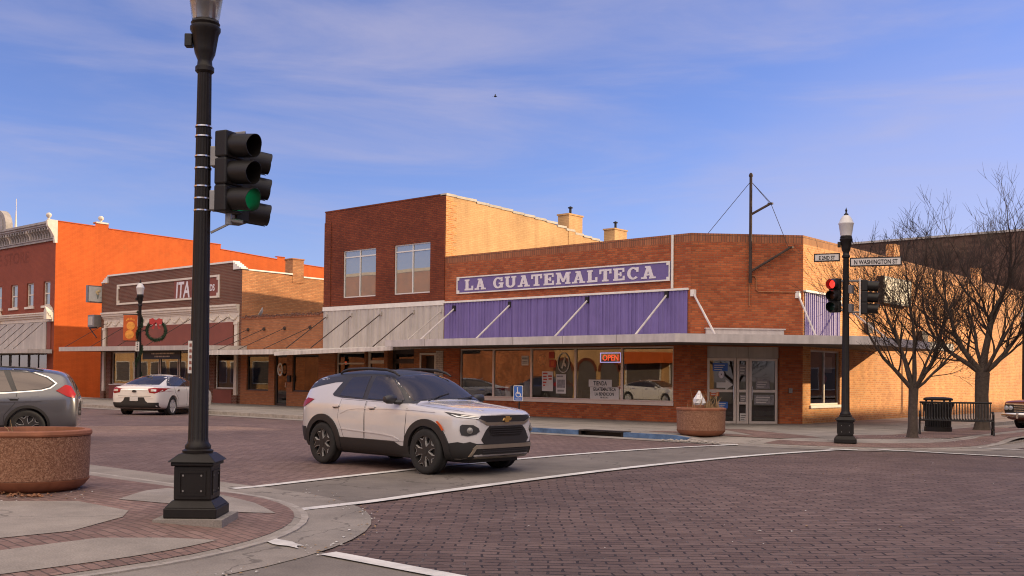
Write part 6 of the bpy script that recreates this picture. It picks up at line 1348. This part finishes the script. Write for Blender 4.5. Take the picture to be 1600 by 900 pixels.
part('dry_grass', gm, MT['drygrass'], pr2); part('bundle_base', MB().box((.0,-.1,.73),(.26,.26,.16)), MT['terracotta'], pr2, bev=.03)
wbm = MB().lathe([(.13,.79),(.17,.85),(.15,.95),(.08,1.05),(.03,1.15),(.0,1.17)], 12, (.0,-.1,0)); rnd = random.Random(3)
for v in wbm.v: v.x += rnd.gauss(0,.014); v.y += rnd.gauss(0,.014)
part('white_bundle', wbm, plain('white_plastic_wrap', (.68,.66,.66), .5, bump=.4, bscale=12), pr2)
# trees
def tree(x, y, z, label, seed, rt_, fork, limbs, depth, spread, ln, droop=0):
    t = thing('bare_tree', label, 'tree', (x,y,z), 0, 'bare winter trees on the side street'); rnd = random.Random(seed); tm, cm_ = MB(), MB()
    tp = [(0,0,-.05),(0,0,.06),(.01,0,.25),(rnd.uniform(-.03,.03),rnd.uniform(-.03,.03),fork*.6),(rnd.uniform(-.05,.05),0,fork)]
    tm.tube(tp, [rt_*1.5,rt_*1.22,rt_*1.04,rt_*.96,rt_*1.02], 14)
    def grow(p, d, r, l, lev):
        pts, rad = [p], [r]; n = 5 if lev < 2 else 4; q = p.copy(); dd = d.copy()
        for i in range(n):
            up_ = .10 if lev < 2 else .05
            dd = (dd+Vector((rnd.gauss(0,.13),rnd.gauss(0,.13),rnd.gauss(0,.08)+up_))).normalized(); q = q+dd*l/n; pts.append(q.copy()); rad.append(r*(1-.62*(i+1)/n))
        (tm if lev == 0 else cm_).tube(pts, rad, 9 if lev == 0 else 6 if lev == 1 else 4 if lev == 2 else 3, cap=False)
        if lev >= depth: return
        nk = {0: 8, 1: 5, 2: 4, 3: 3}.get(lev, 3)
        for j in range(nk):
            f = rnd.uniform(.28,1.0) if j else 1.0; i = min(n-1, int(f*n)); a = pts[i].lerp(pts[i+1], min(1, f*n-i)) if i < n else pts[n]
            base = (pts[min(i+1,n)]-pts[i]).normalized(); sd_ = base.orthogonal().normalized(); sd_ = (Matrix.Rotation(rnd.uniform(0,2*PI), 3, base) @ sd_)
            ang = rnd.uniform(.45,.95) if j else .15; nd = (base*math.cos(ang)+sd_*math.sin(ang)+Vector((0,0,.12-droop*lev*.05))).normalized()
            rr = max(.0052, rad[min(i+1,n)]*rnd.uniform(.45,.7)) if j else max(.0052, rad[-1]*.95)
            grow(a, nd, rr, l*rnd.uniform(.45,.72), lev+1)
    for (ax, el, l, rr) in limbs:
        d = Vector((math.cos(R(ax))*math.cos(R(el)), math.sin(R(ax))*math.cos(R(el)), math.sin(R(el)))); grow(Vector((tp[-1][0]+d.x*.02,d.y*.02,fork-.06)), d, rr, l*ln, 0)
    part('trunk', tm, MT['bark'], t, smooth=True, ang=60); part('crown', cm_, MT['twig'], t)
    return t
# limb azimuth: 41 = picture right, 221 = picture left
tree(-9.42,26.6,zwN(-9.42,26.6), 'smaller bare tree with a forked trunk left of the bench', 5, .118, 1.28, [(221,36,2.5,.062),(215,56,2.3,.06),(130,72,2.6,.055),(60,78,2.7,.066),(41,58,2.5,.06),(330,50,2.0,.045),(20,38,1.9,.04)], 4, 1, .82)
tree(-9.5,32.7,zwN(-9.5,32.7), 'larger bare tree with a thick trunk right of the bench', 21, .20, 1.75, [(221,33,2.9,.085),(226,52,3.3,.10),(100,80,4.0,.12),(40,70,3.6,.10),(41,38,3.0,.085),(330,50,2.6,.07),(150,55,2.8,.07),(30,22,2.2,.05)], 4, 1, .76)
# bench and litter bin
bt_ = thing('park_bench', 'black metal slat bench between the two bare trees', 'bench', (-9.15,29.15,zwN(-9.15,29.15)), R(20)); sl = MB(); bk = MB(); n = 26; Lb = 1.84
for i in range(n):
    x = -Lb/2+Lb*(i+.5)/n; sl.tube([(x,-.30,.40),(x,-.27,.44),(x,-.05,.42),(x,.17,.41)], .016, 5); bk.tube([(x,.17,.41),(x,.235,.47),(x,.30,.80),(x,.315,.86)], .016, 5)
part('seat', sl, MT['black'], bt_); part('backrest', bk, MT['black'], bt_); part('top_rail', MB().tube([(-Lb/2,.315,.87),(Lb/2,.315,.87)], .026, 8), MT['black'], bt_); part('seat_rail', MB().tube([(-Lb/2,-.30,.39),(Lb/2,-.30,.39)], .02, 8).tube([(-Lb/2,.17,.39),(Lb/2,.17,.39)], .02, 8), MT['black'], bt_)
for x in (-Lb/2,Lb/2):
    part('leg', MB().tube([(x,-.34,0),(x,-.27,.14),(x,-.27,.40)], [.03,.024,.024], 6).tube([(x,.30,0),(x,.20,.16),(x,.18,.40)], [.03,.024,.024], 6).tube([(x,-.27,.14),(x,.20,.16)], .018, 6), MT['black'], bt_)
    part('armrest', MB().tube([(x,-.27,.40),(x,-.29,.56),(x,-.20,.63),(x,-.02,.62),(x,.12,.60),(x,.25,.62)], .022, 6).tube([(x,-.12,.50),(x,-.06,.58),(x,.03,.58),(x,.08,.5),(x,.02,.43),(x,-.08,.43),(x,-.12,.50)], .016, 5), MT['black'], bt_)
bn = thing('litter_bin', 'round black slatted litter bin behind the bench', 'litter bin', (-10.15,30.75,zwN(-10.15,30.75))); sl = MB()
for i in range(34):
    a = 2*PI*i/34; c, s = math.cos(a), math.sin(a); sl.tube([(.34*c,.34*s,.14),(.35*c,.35*s,.55),(.39*c,.39*s,.74),(.44*c,.44*s,.82)], .018, 4)
part('slats', sl, MT['black'], bn); part('liner', MB().lathe([(.31,.03),(.32,.80),(.29,.80),(.28,.1),(0,.1)], 24), MT['black'], bn, smooth=True); part('base_ring', MB().lathe([(.38,0),(.38,.13),(.30,.14),(.30,0)], 28), MT['black'], bn)
part('lid', MB().lathe([(.40,.90),(.41,.95),(.36,.98),(.18,1.0),(.17,.97),(.34,.93),(.40,.90)], 28), MT['black'], bn, smooth=True); lp = MB()
for i in range(4): a = PI/4+PI/2*i; lp.tube([(.36*math.cos(a),.36*math.sin(a),.78),(.36*math.cos(a),.36*math.sin(a),.93)], .03, 5)
part('lid_post', lp, MT['black'], bn)
# accessible parking sign
t = thing('accessible_sign', 'blue accessible parking sign on a short post in front of the shop windows', 'parking sign', (-19.5,22.85,zwN(-19.5,22.85))); ex = Vector((.93,.36,0)).normalized(); n = ex.cross(Z); o = -ex*.15+Z*.74-n*0
part('post', MB().tube([(0,0.03,0),(0,0.03,1.2)], .022, 8), MT['black'], t); MT['signblue'] = plain('sign_blue', (.03,.12,.42), .45, noise=.05)
pts = []
for cx, cz, a0 in ((.27,.43,0),(.03,.43,90),(.03,.03,180),(.27,.03,270)): pts += [(cx+.03*math.cos(R(a0+k*30)), cz+.03*math.sin(R(a0+k*30))) for k in range(4)]
pl_ = part('plate', MB().frame(o+n*.03, ex, Z, pts, 0, .006), MT['paper'], t); part('plate_face', MB().frame(o+n*.036, ex, Z, [(.02+(p[0])*.867,.018+p[1]*.92) for p in pts], .0005, .003), MT['signblue'], pl_)
sy = [arcband(.155,.195,.085,.085,.022,.022,95,385,20), [(.115,.36),(.14,.36),(.145,.215),(.12,.215)], [(.12,.27),(.20,.27),(.20,.25),(.12,.25)], [(.12,.215),(.205,.215),(.205,.238),(.12,.238)], [(.19,.238),(.215,.225),(.25,.12),(.228,.112)], [(.228,.112),(.235,.135),(.27,.145),(.272,.125)], arcband(.128,.385,.022,.022,.02,.02,0,350,10)]
V, F = union_fill(sy); part('wheelchair_symbol', slab(V, F, o+n*.0392, ex, Z, 0, .002), MT['paper'], pl_); part('lettering', text_mb('PARKING', o+ex*.15+Z*.045+n*.0392, ex, Z, .05, .002, 'CENTER'), MT['paper'], pl_)
# wheel stop, bird
single('wheel_stop', MB().frame((-48.2,22.75,.13), X, Vector((0,1,0)), [(0,0),(1.9,0),(1.9,.28),(0,.28)], 0, .16), MT['curb'], 'pale concrete wheel stop on the far pavement left of the white sedan', 'wheel stop', bev=.03)
bd = MB().lathe([(0,-.16),(.05,-.08),(.065,.02),(.04,.12),(0,.2)], 8, axis='x'); bd.add([(-.05,0,.02),(.08,0,.02),(.0,.42,.16),(-.09,.40,.15)], [(0,1,2,3),(3,2,1,0)]); bd.add([(-.05,0,.02),(.08,0,.02),(.0,-.42,.16),(-.09,-.40,.15)], [(3,2,1,0),(0,1,2,3)]); bd.add([(-.14,0,0),(-.28,.06,0),(-.28,-.06,0)], [(0,1,2),(2,1,0)])
bd.xf(Matrix.Translation((-35.98,40,16.4)) @ Matrix.Scale(.55,4) @ Matrix.Rotation(R(35),4,'Z') @ Matrix.Rotation(R(25),4,'X')); single('bird', bd, MT['black'], 'small dark bird gliding in the open sky', 'bird')
# things in and on the shop windows
yi = F0+.125          # just behind the panes; paper signs are stuck on the outside of the glass
yo = F0+.080
def poster(x, z, w, h, label, col='paper', rows=None, ink='redink', frame=None, cat='poster'):
    t = thing('poster', label, cat, (x+w/2,yo,z)); part('sheet', MB().mm(x,x+w,yo,yo+.006,z,z+h), MT[col], t, world=True); k = MB()
    for (u0, u1, v0, v1) in (rows or []): k.mm(x+w*u0,x+w*u1,yo-.003,yo-.0005,z+h*v0,z+h*v1)
    if k.v: part('print', k, MT[ink], t, world=True)
    return t
MT['photo_grey'] = plain('grey_print', (.26,.24,.24), .7, noise=.5, scale=9)
t = thing('open_sign', 'lit red OPEN sign in a pale violet border high in the fourth window', 'open sign', (-20.75,yi,2.1)); ob_ = Vector((-21.24,yi-.02,2.12))
part('sign_back', MB().mm(-21.26,-20.33,yi,yi+.04,2.09,2.50), MT['black'], t, world=True); part('border', MB().ring(ob_, X, Z, .89, .35, .028, 0, .02), MT['neon_blue'], t, world=True); part('lettering', text_mb('OPEN', ob_+X*.445+Z*.075-Y*.002, X, Z, .29, .015, 'CENTER', bold=.004, sx=.92), MT['neon_red'], t, world=True)
t = thing('paper_sign', 'white paper sign reading TIENDA GUATEMALTECA LA BENDICION at the foot of the fourth window', 'window sign', (-21.0,yo,.82)); sh = MB().mm(-21.72,-20.72,yo,yo+.005,1.27,1.52).mm(-21.66,-20.42,yo,yo+.005,.84,1.262); so = part('sheet', sh, MT['paper'], t, world=True)
for (tx, x, z, s) in (('TIENDA',-21.22,1.32,.21),('GUATEMALTECA',-21.04,1.13,.165),('LA BENDICION',-21.04,.965,.155),('308 382 5412',-21.04,.87,.08)): part('lettering', text_mb(tx, (x,yo-.001,z), X, Z, s, .003, 'CENTER', bold=.004 if s > .1 else .001, sx=.78), MT['blackink'], so, world=True)
poster(-23.86,1.08,.52,.72,'white poster crowded with red print in the third window', rows=[(.08,.5,.85,.93),(.1,.42,.70,.78),(.12,.46,.55,.63),(.08,.40,.40,.48),(.55,.9,.72,.80),(.6,.88,.58,.66),(.1,.3,.26,.33)])
poster(-23.20,1.0,.46,.70,'white poster with a grey picture beside the red printed poster', rows=[(.1,.9,.30,.72),(.1,.7,.85,.93),(.15,.8,.1,.2)], ink='photo_grey')
poster(-24.86,2.02,.34,.36,'small hanging white notice at the top of the second window', rows=[(.1,.9,.62,.82),(.12,.85,.38,.46),(.12,.85,.2,.28)], ink='photo_grey')
poster(-23.55,2.28,.26,.24,'small orange notice below a grey one in the third window', col='redink')
poster(-23.52,1.95,.30,.28,'red card with an orange ball picture in the third window', col='redink', rows=[(.25,.75,.2,.8)], ink='amber')
t = thing('oval_sign', 'pale oval wire sign hanging in the third window', 'oval sign', (-22.9,yo,1.78)); V, F = union_fill([arcband(0,0,.28,.37,.035,.035,0,359.9,30)]); part('ring', slab(V, F, (-22.86,yo,2.12), X, Z, 0, .02), MT['cream'], t, world=True)
V, F = union_fill([[(-.10,-.2),(-.04,-.22),(.10,.14),(.04,.2)], [(.02,-.1),(.12,-.16),(.14,-.08),(.04,.02)]]); part('motif', slab(V, F, (-22.86,yo,2.12), X, Z, 0, .015), MT['cream'], t, world=True)
t = thing('small_wreath', 'small dried wreath hanging high in the third window', 'wreath', (-23.95,yi,2.0)); wm = MB(); rnd = random.Random(1); wm.tube([(-23.93+.17*math.cos(R(a)),yi+.03,2.22+.17*math.sin(R(a))) for a in range(0,361,20)], .05, 6)
for i in range(160):
    a = rnd.uniform(0,2*PI); needles(wm, Vector((-23.93+.17*math.cos(a),yi+.03,2.22+.17*math.sin(a))), 0, 1, .07, rnd)
part('greenery', wm, MT['fir'], t, world=True)
# furniture and bins seen through the glass
for i, (x, y, lb) in enumerate(((-27.0,30.6,'dark chair behind the first shop window'),(-26.0,30.9,'dark chair beside the display stand in the second window'),(-27.6,31.2,'dark chair deep behind the first window'))):
    t = thing('chair', lb, 'chair', (x,y,.1), R(20*i), 'chairs inside the store'); part('seat', MB().mm(-.22,.22,-.22,.22,.42,.47), MT['dark_frame'], t); part('backrest', MB().mm(-.22,.22,.19,.22,.5,.95), MT['dark_frame'], t)
    for sx in (-.19,.19):
        for sy in (-.19,.19): part('leg', MB().mm(sx-.02,sx+.02,sy-.02,sy+.02,0,.42), MT['dark_frame'], t)
for x, y, h, lb in ((-25.05,29.9,.62,'white bucket on the sill behind the second window'),(-25.85,29.75,.46,'white tub on the sill left of the second window bucket')):
    t = thing('bucket', lb, 'bucket', (x,y,.80), 0, 'white buckets in the window'); part('tub', MB().lathe([(.15,0),(.17,h*.9),(.175,h),(.16,h),(.14,.03),(0,.03)], 20), MT['paper'], t, smooth=True); part('contents', MB().lathe([(.14,h*.95),(.13,h*1.3),(.0,h*1.4)], 10), MT['dark_frame'], t)
single('display_shelf', MB().mm(-28.0,-18.3,29.45,30.2,.70,.79), MT['inner'], 'low display shelf running behind the five shop windows', 'shelf')
# stickers on the entrance doors
dz = -.173
def on_door(u, z, V, F, mat, nm, par): return part(nm, slab(V, F, ch(u,z,-.168), CH3, Z, 0, .003), MT[mat], par, world=True)
t = thing('arrow_sticker', 'white arrow sticker pointing right on the left glass door', 'sticker', tuple(ch(1.0,1.35,-.16))); V, F = union_fill([[(0,-.08),(.30,-.08),(.30,-.16),(.56,.02),(.30,.20),(.30,.10),(0,.10)]]); on_door(.93,1.38,V,F,'paper','arrow',t)
V, F = union_fill([arcband(.16,.36,.10,.13,.10,.08,0,359.9,18)]); on_door(.93,1.38,V,F,'letter','badge',t)
for (u, z, w, h, lb, c_) in ((.80,1.85,.50,.26,'dark blue card high on the left glass door','signblue'),(.72,1.02,.30,.24,'orange bag picture low on the left door','amber'),(1.70,1.72,.24,.35,'white notice with lines of print on the narrow side light','photo_grey'),(1.72,.22,.26,.24,'small white sticker at the foot of the side light','paper'),(1.72,.85,.24,.22,'round grey sticker in the middle of the side light','photo_grey'),(2.25,1.28,.48,.30,'pale green poster at eye level on the right glass door','photo_grey'),(2.20,.76,.66,.32,'white and green flyer below the poster on the right door','photo_grey'),(.95,.62,.36,.22,'dark blue sticker low on the left glass door','signblue')):
    t = thing('door_sticker', lb, 'sticker', tuple(ch(u+w/2,z,-.16))); on_door(u,z,[Vector(p) for p in ((0,0),(w,0),(w,h),(0,h))],[[0,1,2,3]],c_,'sheet',t)
    k = MB()
    for j in range(3): k.frame(ch(u+w*.1,z+h*(.15+.27*j),-.1645), CH3, Z, [(0,0),(w*(.5+.1*j),0),(w*(.5+.1*j),h*.10),(0,h*.10)], 0, .002)
    part('print', k, MT['paper'] if c_ != 'paper' else MT['blackink'], t, world=True)
t = thing('notice', 'white notice with a red round badge in the side window of the store', 'notice', (-15.05,34.3,1.5)); part('sheet', MB().mm(-15.06,-15.05,33.85,34.6,1.85,2.4), MT['paper'], t, world=True); part('badge', MB().lathe([(.14,0),(.14,.01),(0,.012)], 16, (-15.05,34.0,1.62), axis='x'), MT['redink'], t, world=True)
single('switch_box', MB().frame(ch(3.30,1.15,0), CH3, Z, [(0,0),(.12,0),(.12,.16),(0,.16)], .001, .06), MT['galv'], 'small grey switch box on the brick beside the entrance', 'switch box', bev=.008)
